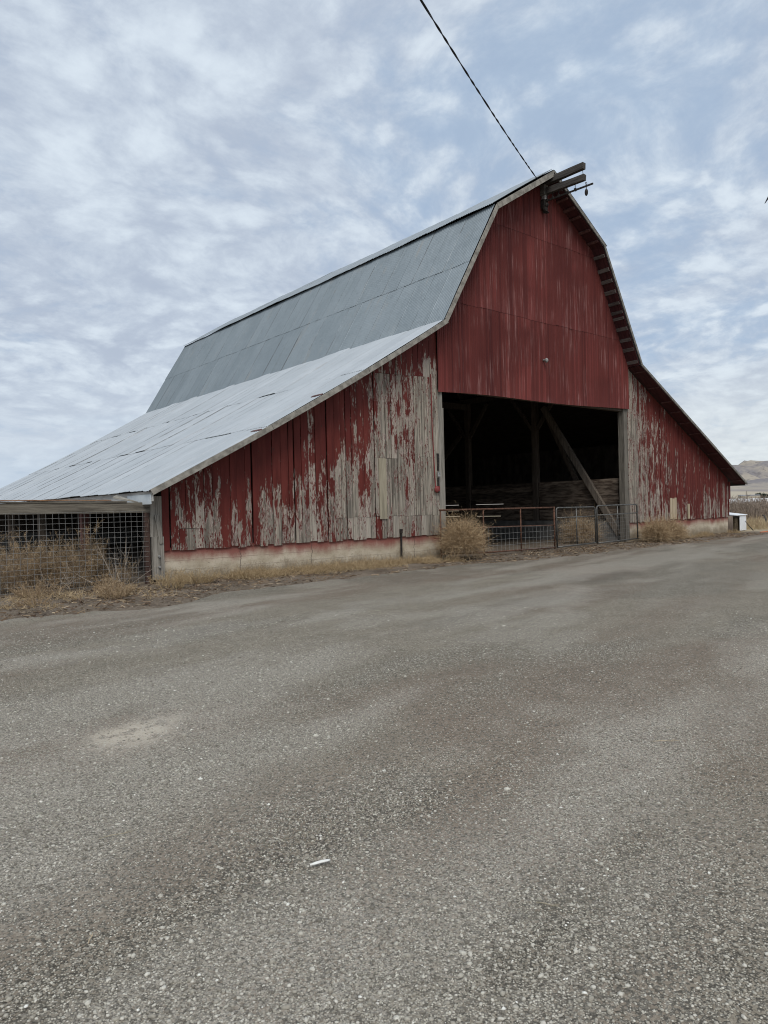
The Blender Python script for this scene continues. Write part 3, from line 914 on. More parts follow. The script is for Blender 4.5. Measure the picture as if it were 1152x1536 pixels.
# ---------------------------------------------------------------- service cable
B = Vector((-.42, -.30, 10.66)); E = Vector((-9.19, -5.195, 9.27)); FAR = B + (E - B)*3.0
mb = MB()
Lc = (FAR - B).length; n = int(Lc / .05)
dv = (FAR - B).normalized(); s1 = dv.cross(Vector((0,0,1))).normalized(); s2 = s1.cross(dv)
for ph in (0, PI):
    pts = []
    for i in range(n + 1):
        t = i/n; p = B + (FAR - B)*t
        p.z -= .50*4*t*(1-t)
        a = 2*PI*i*.05/1.15 + ph + .8*math.sin(i*.16)
        pts.append(p + (s1*math.cos(a) + s2*math.sin(a))*.0085)
    mb.tube(pts, .0095, 5)
o = mb.build('service_cable', M['cable'], None, smooth=True)
tag(o, 'black twisted power cable running from the barn peak up out of the sky', 'cable')

# bird at the right edge of the sky
bc = Vector((-1.02, -6.80, 7.72))
bird = empty('bird', bc, 'dark bird flying at the right edge of the sky, one wing tip showing', 'bird')
R3 = Vector(RR); F3 = Vector(FW); U3 = Vector((0,0,1))
Rg = R3.copy(); Rg.z = 0; Rg.normalize(); Fg = Vector((FW[0], FW[1], 0)).normalized()
body = Vector(bc) + Rg*.17 + U3*.10
mb = MB(); 
pts = [body - Fg*.20, body - Fg*.15, body - Fg*.05, body + Fg*.08, body + Fg*.17, body + Fg*.22]
mb.tube(pts, [.005, .035, .05, .04, .03, .004], 8)
tipL = bc - Rg*.13 - U3*.10
def wingm(root, mid, tip, back):
    vs = []; 
    for p, w, th in ((root, .13, .015), (mid, .11, .010), (tip, .018, .006)):
        vs += [p + back*w*.5 + U3*th, p - back*w*.5, p + back*w*.5 - U3*th]
    fs = []
    for i in range(2):
        for k in range(3): fs.append((i*3+k, i*3+(k+1) % 3, i*3+3+(k+1) % 3, i*3+3+k))
    fs += [(2,1,0), (6,7,8)]
    mb.add(vs, fs)
WB = (Fg*.6 + U3*.8).normalized()
wingm(body, body - Rg*.15 + U3*.03, tipL, WB); wingm(body, body + Rg*.18 + U3*.07, body + Rg*.40 - U3*.05, WB)
mb.build('bird_body', M['bird'], bird)

# ---------------------------------------------------------------- gates across the doorway
def mesh_wires(mb, P, Q, z0a, z1a, z0b, z1b, sx, sz, r=.0036):
    P = Vector(P); Q = Vector(Q); L = (Q-P).length; n = max(2, int(L/sx))
    for i in range(1, n):
        t = i/n; p = P + (Q-P)*t
        mb.tube([(p.x, p.y, z0a+(z0b-z0a)*t), (p.x+random.uniform(-.006,.006), p.y, z1a+(z1b-z1a)*t)], r, 4, cap=False)
    m = max(2, int((z1a-z0a)/sz))
    for j in range(m+1):
        f = j/m
        mb.tube([(P.x, P.y, z0a+(z1a-z0a)*f), ((P.x+Q.x)/2, P.y-.004, (z0a+z0b)/2+((z1a-z0a)+(z1b-z0b))/2*f+random.uniform(-.012,.004)), (Q.x, Q.y, z0b+(z1b-z0b)*f)], r, 4, cap=False)
GY = -.40
g = empty('rusty_gate', (-2.4, GY, 0.05), 'long rusty pipe gate with wire mesh on its lower half, left of the grey gates', 'gate')
mb = MB()
mb.tube([(-4.62, GY+.2, 1.27), (-3.2, GY, 1.262), (-.18, GY, 1.25)], .024, 10)
mb.tube([(-4.60, GY+.2, .16), (-3.2, GY, .12), (-.18, GY, .09)], .022, 10)
for x in (-4.58, -3.21, -1.70): mb.tube([(x, GY + (.2 if x < -4 else 0), .06), (x, GY + (.2 if x < -4 else 0), 1.25)], .019, 10)
mb.tube([(-.20, GY, .05), (-.20, GY, 1.27)], .024, 10)
mb.tube([(-4.58, GY+.2, .80), (-3.2, GY, .785), (-.18, GY, .735)], .018, 10)
mb.build('gate_frame', M['rust'], g, smooth=True)
mb = MB(); mesh_wires(mb, (-3.2, GY-.012, 0), (-1.71, GY-.012, 0), .13, .77, .12, .75, .15, .15); mesh_wires(mb, (-1.69, GY-.012, 0), (-.22, GY-.012, 0), .12, .75, .11, .73, .15, .15)
mesh_wires(mb, (-4.57, GY+.19, 0), (-3.22, GY-.006, 0), .14, .78, .13, .77, .15, .15)
mb.build('wire_mesh', M['wire'], g)
def grey_gate(x0, x1, zt0, zt1, zb0, zb1, lab, lean):
    g = empty('pipe_gate', ((x0+x1)/2, GY, .1), lab, 'gate', 'grey pipe gates right of the rusty one')
    r = .09; mb = MB()
    def P(u, z): return (u + lean*(z)/1.2, GY - .0, z)
    pts = [P(x0, zb0)]
    pts += [P(x0, zt0-r), P(x0+r*.12, zt0-r*.45), P(x0+r*.4, zt0-r*.14), P(x0+r, zt0)]
    pts += [P(x1-r, zt1), P(x1-r*.4, zt1-r*.14), P(x1-r*.12, zt1-r*.45), P(x1, zt1-r), P(x1, zb1)]
    mb.tube(pts, .024, 10)
    mb.tube([P(x0, zb0+.02), P(x1, zb1+.02)], .021, 10)
    mb.tube([P(x0, zt0-.29), P(x1, zt1-.28)], .018, 10)
    xm = (x0+x1)/2
    mb.tube([P(xm, (zb0+zb1)/2), P(xm, (zt0+zt1)/2)], .018, 10)
    mb.build('gate_frame', M['grey_pipe'], g, smooth=True)
    mb = MB(); mesh_wires(mb, (x0+.03, GY-.012, 0), (x1-.03, GY-.012, 0), zb0+.04, zt0-.30, zb1+.04, zt1-.29, .11, .11, .0016)
    mb.build('wire_mesh', M['wire'], g)
    for z in (.35, .95):
        mb = MB(); mb.tube([P(x0-.05, z), P(x0-.05, z+.07)], .02, 8); mb.build('hinge', M['dark_iron'], g)
grey_gate(-.08, 1.86, 1.235, 1.225, .07, .10, 'grey pipe gate with wire mesh next to the rusty gate, middle of the doorway', -.02)
grey_gate(1.95, 4.24, 1.255, 1.265, .08, .12, 'grey pipe gate at the right end of the doorway, beside the leaning timber', -.02)

# ---------------------------------------------------------------- stock pen left of the barn
pen = empty('stock_pen_fence', (-13.4, 0, 0.1), 'low stock pen fence of weathered plank header over square wire mesh, left of the barn', 'fence')
X0p = -18.5
mb = MB(); mb.beam((X0p, -.01, 1.54), (-11.99, -.01, 1.49), .05, .19, jit=.003); mb.build('header_plank', M['grey_wood_x'], pen)
mb = MB(); mb.beam((X0p, .04, 1.665), (-12.42, .04, 1.60), .17, .03, jit=.004); mb.build('top_plank', M['grey_wood_x'], pen)
mb = MB()
vs = []; fs = []
for i in range(60):
    x = X0p + (-12.7 - X0p)*i/59; z = 1.705 - .065*i/59 + random.uniform(-.004,.004)
    vs += [(x, -.06, z), (x, .3, z+.01), (x, .3, z-.006), (x, -.06, z-.014)]
    if i: 
        q = (i-1)*4
        for k in range(4): fs.append((q+k, q+4+k, q+4+(k+1) % 4, q+(k+1) % 4))
mb.add(vs, fs); mb.build('rusty_sheet', M['rusty_edge'], pen)
MB().add([(-12.62, .10, 1.70),(-12.20,-.03,1.60),(-12.15,.12,1.60),(-12.50,.25,1.735),(-12.62, .10, 1.675),(-12.20,-.03,1.575),(-12.15,.12,1.575),(-12.50,.25,1.71)], [(0,1,2,3),(7,6,5,4),(0,4,5,1),(1,5,6,2),(2,6,7,3),(3,7,4,0)]).build('warped_plank', M['rake_wood'], pen)
MB().box((-12.085, -.03, 0), (-12.0, .05, 1.40)).build('steel_post', M['rust_brown'], pen)
for x in (-14.75, -17.4): MB().box((x-.04, .03, 0), (x+.04, .11, 1.45)).build('steel_post', M['rust_brown'], pen)
mb = MB(); mesh_wires(mb, (X0p, -.04, 0), (-12.03, -.04, 0), .10, 1.46, .10, 1.42, .103, .094, .0029)
mb.build('wire_mesh', M['wire'], pen)

# ------------------------------------------------------------------ ribbons (dry plants)
def ribbons(base, d, length, curve, width, segs=3, tone=None, taper=.25):
    """curved thin blades: base (N,3), unit dirs d (N,3), length (N), curve vec (N,3)"""
    N = len(base)
    t = np.linspace(0, 1, segs+1)
    P = base[:,None,:] + d[:,None,:]*(length[:,None]*t)[:,:,None] + curve[:,None,:]*((t**2)[None,:,None])*length[:,None,None]
    r = rng.normal(size=(N,3)); w = np.cross(d, r); w /= np.linalg.norm(w, axis=1, keepdims=True) + 1e-9
    ww = (width[:,None]*(1 - (1-taper)*t)[None,:])[:,:,None]
    A = P - w[:,None,:]*ww*.5; Bv = P + w[:,None,:]*ww*.5
    V = np.stack([A, Bv], 2).reshape(-1, 3)
    i = np.arange(N)[:,None]*(2*(segs+1)); k = np.arange(segs)[None,:]*2
    q = (i+k).reshape(-1)
    F = np.stack([q, q+1, q+3, q+2], 1)
    tn = np.repeat(tone if tone is not None else rng.random(N), 2*(segs+1))
    return V, F, tn, P
def join(parts):
    V = []; F = []; T = []; b = 0
    for v, f, t, *_ in parts:
        V.append(v); F.append(f + b); T.append(t); b += len(v)
    return np.concatenate(V), np.concatenate(F), np.concatenate(T)
def norm(a): return a/(np.linalg.norm(a, axis=1, keepdims=True)+1e-9)

def kochia(c, rad, h, n=60, twigs=26, sub=5, width=.006, lean=(0,0), seed_tone=.0):
    """feathery dry weed: many upright stems, side twigs and small tips"""
    c = np.array(c, float)
    a = rng.random(n)*2*PI; r = np.sqrt(rng.random(n))*rad
    off = np.stack([np.cos(a)*r, np.sin(a)*r], 1)
    base = np.column_stack([c[0]+off[:,0]*.45, c[1]+off[:,1]*.45, np.full(n, c[2]-.02)])
    d = np.column_stack([off*.9/max(h,.1) + rng.normal(size=(n,2))*.10 + np.array(lean), np.ones(n)]); d = norm(d)
    L = h*rng.uniform(.55, 1.05, n)*(1 - .25*(r/rad)**2)
    cv = np.column_stack([off*.15, -.05*np.ones(n)]) + rng.normal(size=(n,3))*.06
    tn = np.clip(rng.normal(.45, .2, n), 0, 1)
    S = ribbons(base, d, L, cv, np.full(n, width*1.3), 5, tn)
    P = S[3]
    m = n*twigs
    si = rng.integers(0, n, m); tt = rng.uniform(.12, 1, m)
    f = tt*5; i0 = np.minimum(f.astype(int), 4); fr = (f - i0)[:,None]
    b = P[si,i0]*(1-fr) + P[si,i0+1]*fr
    dd = norm(d[si]*.8 + rng.normal(size=(m,3))*.55 + np.array([0,0,.35]))
    l2 = h*rng.uniform(.08, .26, m)*(1.1 - .6*tt)
    t2 = np.clip(rng.normal(.5, .22, m), 0, 1)
    T = ribbons(b, dd, l2, rng.normal(size=(m,3))*.25, np.full(m, width*.8), 2, t2)
    P2 = T[3]
    k = m*sub
    sj = rng.integers(0, m, k); t3 = rng.uniform(.2, 1, k)
    f = t3*2; i0 = np.minimum(f.astype(int), 1); fr = (f-i0)[:,None]
    b3 = P2[sj,i0]*(1-fr) + P2[sj,i0+1]*fr
    d3 = norm(dd[sj] + rng.normal(size=(k,3))*.7)
    X = ribbons(b3, d3, h*rng.uniform(.02, .07, k), rng.normal(size=(k,3))*.2, np.full(k, width*.75), 1, np.clip(rng.normal(.6,.22,k),0,1))
    return join([S, T, X])

def tumbleweed(c, rx, rz, n=900, twig=7, width=.006):
    c = np.array(c, float)
    u = norm(rng.normal(size=(n,3))); u[:,2] = np.abs(u[:,2])*1.0 - .35*rng.random(n); u = norm(u)
    core = c + np.array([0,0,rz*.45])
    start = core + u*np.array([rx,rx,rz])*rng.uniform(.02,.45,n)[:,None]
    d = norm(u + rng.normal(size=(n,3))*.45)
    L = rng.uniform(.35,.75,n)*rx
    S = ribbons(start, d, L, rng.normal(size=(n,3))*.38, np.full(n, width), 5, np.clip(rng.normal(.4,.2,n),0,1))
    P = S[3]; m = n*twig
    si = rng.integers(0,n,m); tt = rng.uniform(.25,1,m); f = tt*5; i0 = np.minimum(f.astype(int),4); fr = (f-i0)[:,None]
    b = P[si,i0]*(1-fr)+P[si,i0+1]*fr
    dd = norm(d[si] + rng.normal(size=(m,3))*.75)
    T = ribbons(b, dd, rng.uniform(.06,.22,m)*rx*1.2, rng.normal(size=(m,3))*.5, np.full(m, width*.75), 3, np.clip(rng.normal(.6,.22,m),0,1))
    V, F, tn = join([S, T])
    # flatten the underside on the ground
    V[:,2] = np.maximum(V[:,2], c[2] + .01*rng.random(len(V)))
    return V, F, tn

def gz(x, y):
    """ground height outside the gravel: verge rises a little towards the foundation, more on the left"""
    x = np.asarray(x, float); y = np.asarray(y, float)
    edge = -1.75 + .75*(fbm(x*.35, x*0+3.1, 5) - .5)*2*.8
    edge = edge + .45*(fbm(x*2.1, x*0+7.7, 6) - .5) + .5*(fbm(x*1.9, y*1.9, 7) - .5)
    edge = np.where(x < -11.2, edge - 1.15*sstep(-11.2, -13.2, x), edge)
    s = sstep(-.35, .55, y - edge)
    z = -.07 + s*(.085 + .035*sstep(-4, -11.5, x)) + (fbm(x*1.6, y*1.6, 9) - .5)*.075*s
    inside = (np.abs(x) < 11.5) & (y > .3)
    z = np.where(inside, np.minimum(z, .02), z)
    return z
def gz1(x, y): return float(gz(np.array([x]), np.array([y]))[0])

def plant(name, data, mat, label, cat, group=None):
    V, F, T = data
    o = mesh_obj(name, V, F, M[mat], None, False, {'tone': T})
    center(o)
    return tag(o, label, cat, group)

# tumbleweed lodged by the left door post
plant('tumbleweed', tumbleweed((-4.22, -.60, gz1(-4.22,-.60)), .68, .84, 1900, 9, .0065), 'tumble', 'round tan tumbleweed lodged in front of the rusty gate by the left door post', 'tumbleweed', 'tumbleweeds around the doorway')
plant('tumbleweed', tumbleweed((3.05, 1.0, 0.0), .80, .62, 900, 8, .007), 'kochia', 'brown tumbleweed resting inside the doorway behind the right grey gate', 'tumbleweed', 'tumbleweeds around the doorway')
plant('tumbleweed', tumbleweed((4.75, -.75, gz1(4.75,-.75)),   .62, .50, 1100, 8, .007), 'tumble', 'flattened tan tumbleweed against the foundation just right of the right grey gate', 'tumbleweed', 'tumbleweeds around the doorway')
plant('tumbleweed', tumbleweed((5.65, -.68, gz1(5.65,-.68)), .60, .52, 1100, 8, .007), 'tumble', 'tan tumbleweed against the right foundation, second one right of the gates', 'tumbleweed', 'tumbleweeds around the doorway')
plant('tumbleweed', tumbleweed((6.7, -.45, gz1(6.7,-.45)), .45, .40, 500, 8, .007), 'kochia', 'small low brown tumbleweed on the right foundation below the fresh patch boards', 'tumbleweed', 'tumbleweeds around the doorway')

# weeds inside the pen
for x, y, r, h, n, lab in (
    (-14.25, .75, .75, 1.05, 95, 'big brown dry weed behind the pen mesh at the left picture edge'),
    (-13.62, 1.55, .70, 1.02, 80, 'brown dry weed deeper in the pen, behind the two front weeds'),
    (-13.25, .62, .62, 1.08, 90, 'tan feathery dry weed in the middle of the pen mesh'),
    (-12.83, .95, .34, 1.22, 36, 'tallest pointed dry weed standing in front of the dark red pen post'),
    (-12.45, .72, .50, .62, 50, 'short dark dry weed in the pen near the brown steel post'),
    (-14.9, 1.9, .8, 1.2, 70, 'tall brown dry weed at the back left of the pen'),
    (-15.4, .7, .8, 1.2, 70, 'tall brown dry weed left of the middle pen post'),
    ):
    plant('dry_weed', kochia((x, y, gz1(x,y)), r, h, n, 22, 5, .0065), 'kochia', lab, 'weed', 'dry weeds inside the pen')
# bare branching stalks in front of the pen
def stalks(c, h, n, spread):
    c = np.array(c); base = np.tile(c, (n,1)) + rng.normal(size=(n,3))*np.array([.12,.06,0])
    d = norm(np.column_stack([rng.normal(size=(n,2))*spread, np.abs(rng.normal(1,.25,n))]))
    S = ribbons(base, d, h*rng.uniform(.6,1.1,n), rng.normal(size=(n,3))*.30, np.full(n,.011), 6, np.clip(rng.normal(.5,.2,n),0,1), .4)
    P = S[3]; m = n*9; si = rng.integers(0,n,m); i0 = rng.integers(1,6,m)
    T = ribbons(P[si,i0], norm(d[si]+rng.normal(size=(m,3))*.6), h*rng.uniform(.1,.38,m), rng.normal(size=(m,3))*.25, np.full(m,.006), 3)
    return join([S,T])
plant('bare_stalks', stalks((-12.75, -.35, gz1(-12.75,-.35)), .95, 9, .75), 'bare_twig', 'bare grey branching stalks sprawling before the pen mesh near the steel post', 'weed')
plant('bare_stalks', stalks((-13.6, -.3, gz1(-13.6,-.3)), .55, 7, .6), 'bare_twig', 'short pale dead stalks at the foot of the pen mesh', 'weed')
# clumps on the verge
for x, y, r, h, n, lab in (
    (-14.05, -.42, .55, .40, 55, 'pale low weed clump at the foot of the pen mesh near the left picture edge'),
    (-12.95, -.55, .40, .34, 45, 'pale low weed clump at the foot of the pen mesh below the bare stalks'),
    (-13.22, -1.75, .36, .36, 55, 'low spiky tan weed clump on the dirt in front of the pen'),
    (-12.05, -1.05, .42, .42, 60, 'pale straw weed clump at the foot of the grey corner post'),
    (-11.35, -.80, .42, .36, 60, 'golden dry weed clump at the left end of the foundation'),
    (-14.35, -1.55, .42, .22, 45, 'flat matted dry weed clump at the left edge of the dirt verge'),
    ):
    plant('weed_clump', kochia((x, y, gz1(x,y)), r, h, n, 18, 5, .0055), 'straw' if x > -12.5 else 'kochia', lab, 'weed', 'weed clumps on the verge')

# dry grass strip along the foundations (uncountable)
def grass_strip():
    parts = []
    N = 17000
    x = rng.uniform(-11.6, -4.5, N); y = -.04 - np.abs(rng.normal(0, .42, N)) 
    den = fbm(x*1.3, y*2.0, 21)
    wdt = np.interp(x, [-11.6,-9.5,-7.5,-5.5,-4.5], [.75,.85,1.25,1.2,1.3])
    k = (den > .43) & (-y < wdt*(.55+.9*fbm(x*.9, x*0, 31))); x = x[k]; y = y[k]
    x2 = rng.uniform(6.3, 11.5, 3600); y2 = -.04 - np.abs(rng.normal(0,.25,3600))
    k2 = fbm(x2*1.3, y2*2, 23) > .48; x = np.concatenate([x, x2[k2]]); y = np.concatenate([y, y2[k2]])
    x3 = rng.uniform(-15.5, -12.2, 2600); y3 = rng.uniform(-2.3, 0, 2600); k3 = fbm(x3*1.6, y3*1.6, 29) > .60
    x = np.concatenate([x, x3[k3]]); y = np.concatenate([y, y3[k3]])
    n = len(x); z = gz(x, y) - .01
    d = norm(np.column_stack([rng.normal(size=n)*.8, rng.normal(size=n)*.7 - .1, rng.uniform(.35, 1.1, n)]))
    L = rng.uniform(.05, .16, n)*(.45 + 1.3*fbm(x*1.7, y*2.4, 33))
    tn = np.clip(fbm(x*.8, y*1.5, 41)*.9 + rng.normal(0,.2,n), 0, 1)
    S = ribbons(np.column_stack([x,y,z]), d, L, rng.normal(size=(n,3))*.35 + np.array([0,0,-.25]), np.full(n,.0065), 3, tn)
    P = S[3]; m = n*3; si = rng.integers(0,n,m); i0 = rng.integers(1,4,m)
    T = ribbons(P[si,i0], norm(d[si] + rng.normal(size=(m,3))*.8), rng.uniform(.02,.09,m), rng.normal(size=(m,3))*.3, np.full(m,.0055), 1, np.clip(rng.normal(.5,.25,m),0,1))
    return join([S,T])
V, F, T = grass_strip()
tag(mesh_obj('dry_grass', V, F, M['straw'], None, False, {'tone': T}), 'low tangled dry grass along the barn foundation', 'grass', kind='stuff')
# leaf litter and straw bits on the verge
def litter():
    N = 15000
    x = rng.uniform(-16, 11.5, N); y = rng.uniform(-2.9, -.05, N)
    e = gz(x, y) > -.045
    k = e & (fbm(x*1.1, y*1.7, 51) > .38); x = x[k]; y = y[k]; n = len(x); z = gz(x,y) + .008
    a = rng.random(n)*2*PI
    d = norm(np.column_stack([np.cos(a), np.sin(a), rng.normal(0,.22,n)]))
    return ribbons(np.column_stack([x,y,z]), d, rng.uniform(.02,.13,n), rng.normal(size=(n,3))*.2*np.array([1,1,.3]), rng.uniform(.006,.022,n), 2, rng.random(n), .5)[:3]
V, F, T = litter()
tag(mesh_obj('leaf_litter', V, F, M['litter'], None, False, {'tone': T}), 'scattered dead leaves and straw on the dirt verge', 'litter', kind='stuff')

# ------------------------------------------------------------------ ground sheets
def axis_coords(lo, hi, step, far):
    c = list(np.arange(lo, hi + step*.5, step))
    g = step
    x = hi
    while x < far: g *= 1.35; x += g; c.append(x)
    g = step; x = lo; pre = []
    while x > -far: g *= 1.35; x -= g; pre.append(x)
    return np.array(pre[::-1] + c)
def grid(xs, ys):
    X, Y = np.meshgrid(xs, ys, indexing='ij'); nx, ny = X.shape
    i = np.arange(nx-1)[:,None]*ny + np.arange(ny-1)[None,:]
    F = np.stack([i, i+ny, i+ny+1, i+1], 2).reshape(-1, 4)
    return X.ravel(), Y.ravel(), F
X, Y, F = grid(axis_coords(-18, 14, .12, 9000), axis_coords(-4.2, 1.2, .12, 9000))
Z = gz(X, Y)
fld = sstep(11.8, 13.0, X + (fbm(X*.7, Y*.7, 61)-.5)*1.5)*sstep(-1.9, -.6, Y)
fld = np.maximum(fld, np.maximum(sstep(25, 40, Y), np.maximum(sstep(-40, -60, Y), sstep(-40, -60, X))))
tag(mesh_obj('ground', np.column_stack([X,Y,Z]), F, M['ground'], None, True, {'field': fld}), None, None, None, 'structure')

def patches(x, y):
    u = x*.985 + y*.17; v = -x*.17 + y*.985
    st = fbm(u*.28, v*.75, 71, 5)*.62 + fbm(u*.9, v*1.8, 77, 4)*.38
    stony = sstep(.44, .58, st)
    d = np.hypot(x - CAM[0], y - CAM[1])
    brown = sstep(.47, .62, fbm(u*.22+5, v*.6, 83, 4))
    def ell(cx, cy, ax, ay, ang=0):
        c, s = math.cos(ang), math.sin(ang); dx = (x-cx)*c + (y-cy)*s; dy = -(x-cx)*s + (y-cy)*c
        return np.hypot(dx/ax, dy/ay) + (fbm(x*2.2, y*2.2, 91)-.5)*.9
    sand = 1 - sstep(.55, 1.0, ell(-15.40, -8.55, .42, .26, .3))
    damp = np.maximum(1 - sstep(.4, 1.0, ell(-5.8, -5.5, 2.2, .55, .1)), .8*(1 - sstep(.4, 1.0, ell(-13.4, -5.3, .8, .35, .2))))
    damp = np.maximum(damp, .6*(1 - sstep(.4, 1.0, ell(-9.7, -6.8, 2.6, .5, .15))))
    u = x*.97 + y*.24; v = -x*.24 + y*.97
    pale = sstep(.49, .62, fbm(u*.16+3, v*1.15, 131, 5))*.85 + .6*sstep(.53, .66, fbm(u*.7, v*1.9, 137, 5))
    for v0, wd in ((-6.1, .35), (-7.9, .30), (-10.2, .40)):
        tr = np.exp(-((v - v0 - .5*(fbm(u*.12, u*0+v0, 141, 3)-.5)*2)/wd)**2)
        brown = np.maximum(brown, .75*tr*sstep(.3, .55, fbm(u*.35, v*1.2, 143, 3))); pale = pale*(1 - .7*tr)
    stony = np.clip(np.maximum(stony*.9, pale*.95), 0, 1)*(1-.5*brown)
    return stony, brown, sand, damp, np.clip(pale, 0, 1)*.85
X, Y, F = grid(np.concatenate([np.arange(-60,-22,1.2), np.arange(-22,-4,.16), np.arange(-4,16,.3), np.arange(16,90,2.0)]), np.concatenate([np.arange(-60,-15,1.0), np.arange(-15,-.9,.16)]))
stony, brown, sand, damp, pale = patches(X, Y)
Z = (fbm(X*.5, Y*.8, 101)-.5)*.035 + (fbm(X*2.2, Y*2.2, 103)-.5)*.012 - .012
Z = Z - .10*sstep(-1.5, -1.0, Y)
def gravel_z(x, y): return (fbm(x*.5, y*.8, 101)-.5)*.035 + (fbm(x*2.2, y*2.2, 103)-.5)*.012 - .012
tag(mesh_obj('gravel_road', np.column_stack([X,Y,Z]), F, M['gravel'], None, True, {'stony': stony, 'brown': brown, 'sand': sand, 'damp': damp, 'pale': pale}), None, None, None, 'structure')

# loose pebbles on the gravel around the viewer
def pebbles():
    g = (1+5**.5)/2
    iv = np.array([(-1,g,0),(1,g,0),(-1,-g,0),(1,-g,0),(0,-1,g),(0,1,g),(0,-1,-g),(0,1,-g),(g,0,-1),(g,0,1),(-g,0,-1),(-g,0,1)], float); iv /= np.linalg.norm(iv[0])
    jf = np.array([(0,11,5),(0,5,1),(0,1,7),(0,7,10),(0,10,11),(1,5,9),(5,11,4),(11,10,2),(10,7,6),(7,1,8),(3,9,4),(3,4,2),(3,2,6),(3,6,8),(3,8,9),(4,9,5),(2,4,11),(6,2,10),(8,6,7),(9,8,1)])
    N = 360000
    r = 1.2 + 8.5*rng.random(N)**1.15
    th = math.atan2(FW[1], FW[0]) + rng.uniform(-.95, .95, N)
    x = CAM[0] + r*np.cos(th); y = CAM[1] + r*np.sin(th)
    st, br, sa, da, pa = patches(x, y)
    keep = (rng.random(N) < (.10 + .90*st**1.5)) & (y < -1.9); x, y, r, st = x[keep], y[keep], r[keep], st[keep]
    n = len(x)
    s = np.exp(rng.normal(-5.80, .42, n)); s = np.clip(s, .0017, .011)*(1 + .012*r)
    big = rng.random(n) < .004; s = np.where(big, s*2.0, s)
    sc = s[:,None]*np.column_stack([rng.uniform(.8,1.4,n), rng.uniform(.7,1.1,n), rng.uniform(.4,.75,n)])
    a = rng.random(n)*2*PI; c, sn = np.cos(a), np.sin(a)
    v = iv[None]*(1 + rng.uniform(-.26,.26,(n,12,1)))*sc[:,None,:]
    vx = v[:,:,0]*c[:,None] - v[:,:,1]*sn[:,None]; vy = v[:,:,0]*sn[:,None] + v[:,:,1]*c[:,None]
    V = np.stack([vx + x[:,None], vy + y[:,None], v[:,:,2] + (gravel_z(x,y) + sc[:,2]*.25)[:,None]], 2).reshape(-1,3)
    F = (jf[None] + (np.arange(n)*12)[:,None,None]).reshape(-1,3)
    return V, F, np.repeat(rng.random(n), 12)
V, F, T = pebbles()
tag(mesh_obj('loose_gravel', V, F, M['stone'], None, True, {'tone': T}), 'loose grey and white pebbles strewn over the yard', 'gravel', kind='stuff')

# small litter on the gravel
def leaf(name, p, L, W, ang, mat, label, cat):
    vs = []; fs = []; n = 8
    for i in range(n+1):
        t = i/n; w = W*math.sin(PI*min(1, max(.03, t)))**.7*(.9+.1*math.sin(9*t))
        x = (t-.5)*L; z = .010 + .004*math.sin(PI*t)
        for sx, dz in ((-1,.004),(0,.009),(1,0)): vs.append((x, sx*w/2, z+dz))
        for sx, dz in ((-1,.001),(0,.006),(1,-.003)): vs.append((x, sx*w/2, z+dz))
    for i in range(n):
        q = i*6
        fs += [(q,q+1,q+7,q+6),(q+1,q+2,q+8,q+7),(q+4,q+3,q+9,q+10),(q+5,q+4,q+10,q+11),(q,q+6,q+9,q+3),(q+2,q+5,q+11,q+8)]
    R = Matrix.Rotation(ang, 3, 'Z'); mb = MB(); mb.add([R @ Vector(v) + Vector((p[0],p[1],float(gravel_z(np.array([p[0]]),np.array([p[1]]))[0]))) for v in vs], fs)
    o = mb.build(name, M[mat], None, smooth=True); center(o); return tag(o, label, cat)
leaf('feather', (-15.49,-10.76), .085, .020, -.25, 'feather', 'small white feather lying on the gravel in the foreground', 'feather')
def twig(p, L, ang, mat, label):
    z = float(gravel_z(np.array([p[0]]),np.array([p[1]]))[0]) + .010
    d = Vector((math.cos(ang), math.sin(ang), 0)); s = Vector((-d.y, d.x, 0)); p = Vector((p[0], p[1], z))
    mb = MB(); mb.tube([p - d*L/2, p - d*L/6 + s*L*.05, p + d*L/5 - s*L*.02, p + d*L/2 + s*L*.06], [.0018,.0022,.002,.001], 6)
    mb.tube([p + d*L/6, p + d*L*.32 + s*L*.16, p + d*L*.42 + s*L*.2], [.0014,.0012,.0008], 5)
    o = mb.build('twig', M[mat], None, smooth=True); center(o); tag(o, label, 'twig', 'twigs lying on the gravel')
twig((-13.22,-10.96), .16, -.7, 'fresh_wood', 'thin tan twig on the gravel toward the right, the farthest of the twigs')
twig((-15.07,-11.54), .085, -1.1, 'bleached_wood', 'pale forked straw twig on the gravel at lower right')
twig((-16.33,-10.66), .06, 1.0, 'fresh_wood', 'tiny upright looking straw twig on the gravel at lower left')
twig((-16.0,-9.95), .16, -.2, 'bleached_wood', 'long thin straw twig on the gravel at left above the tiny one')
twig((-14.55,-11.9), .05, -.9, 'grey_wood_x', 'short brown twig on the gravel near the bottom right corner')
leaf('paper_scrap', (-14.28,-2.22), .17, .10, .3, 'feather', 'torn white paper scrap on the dirt in front of the pen', 'litter')

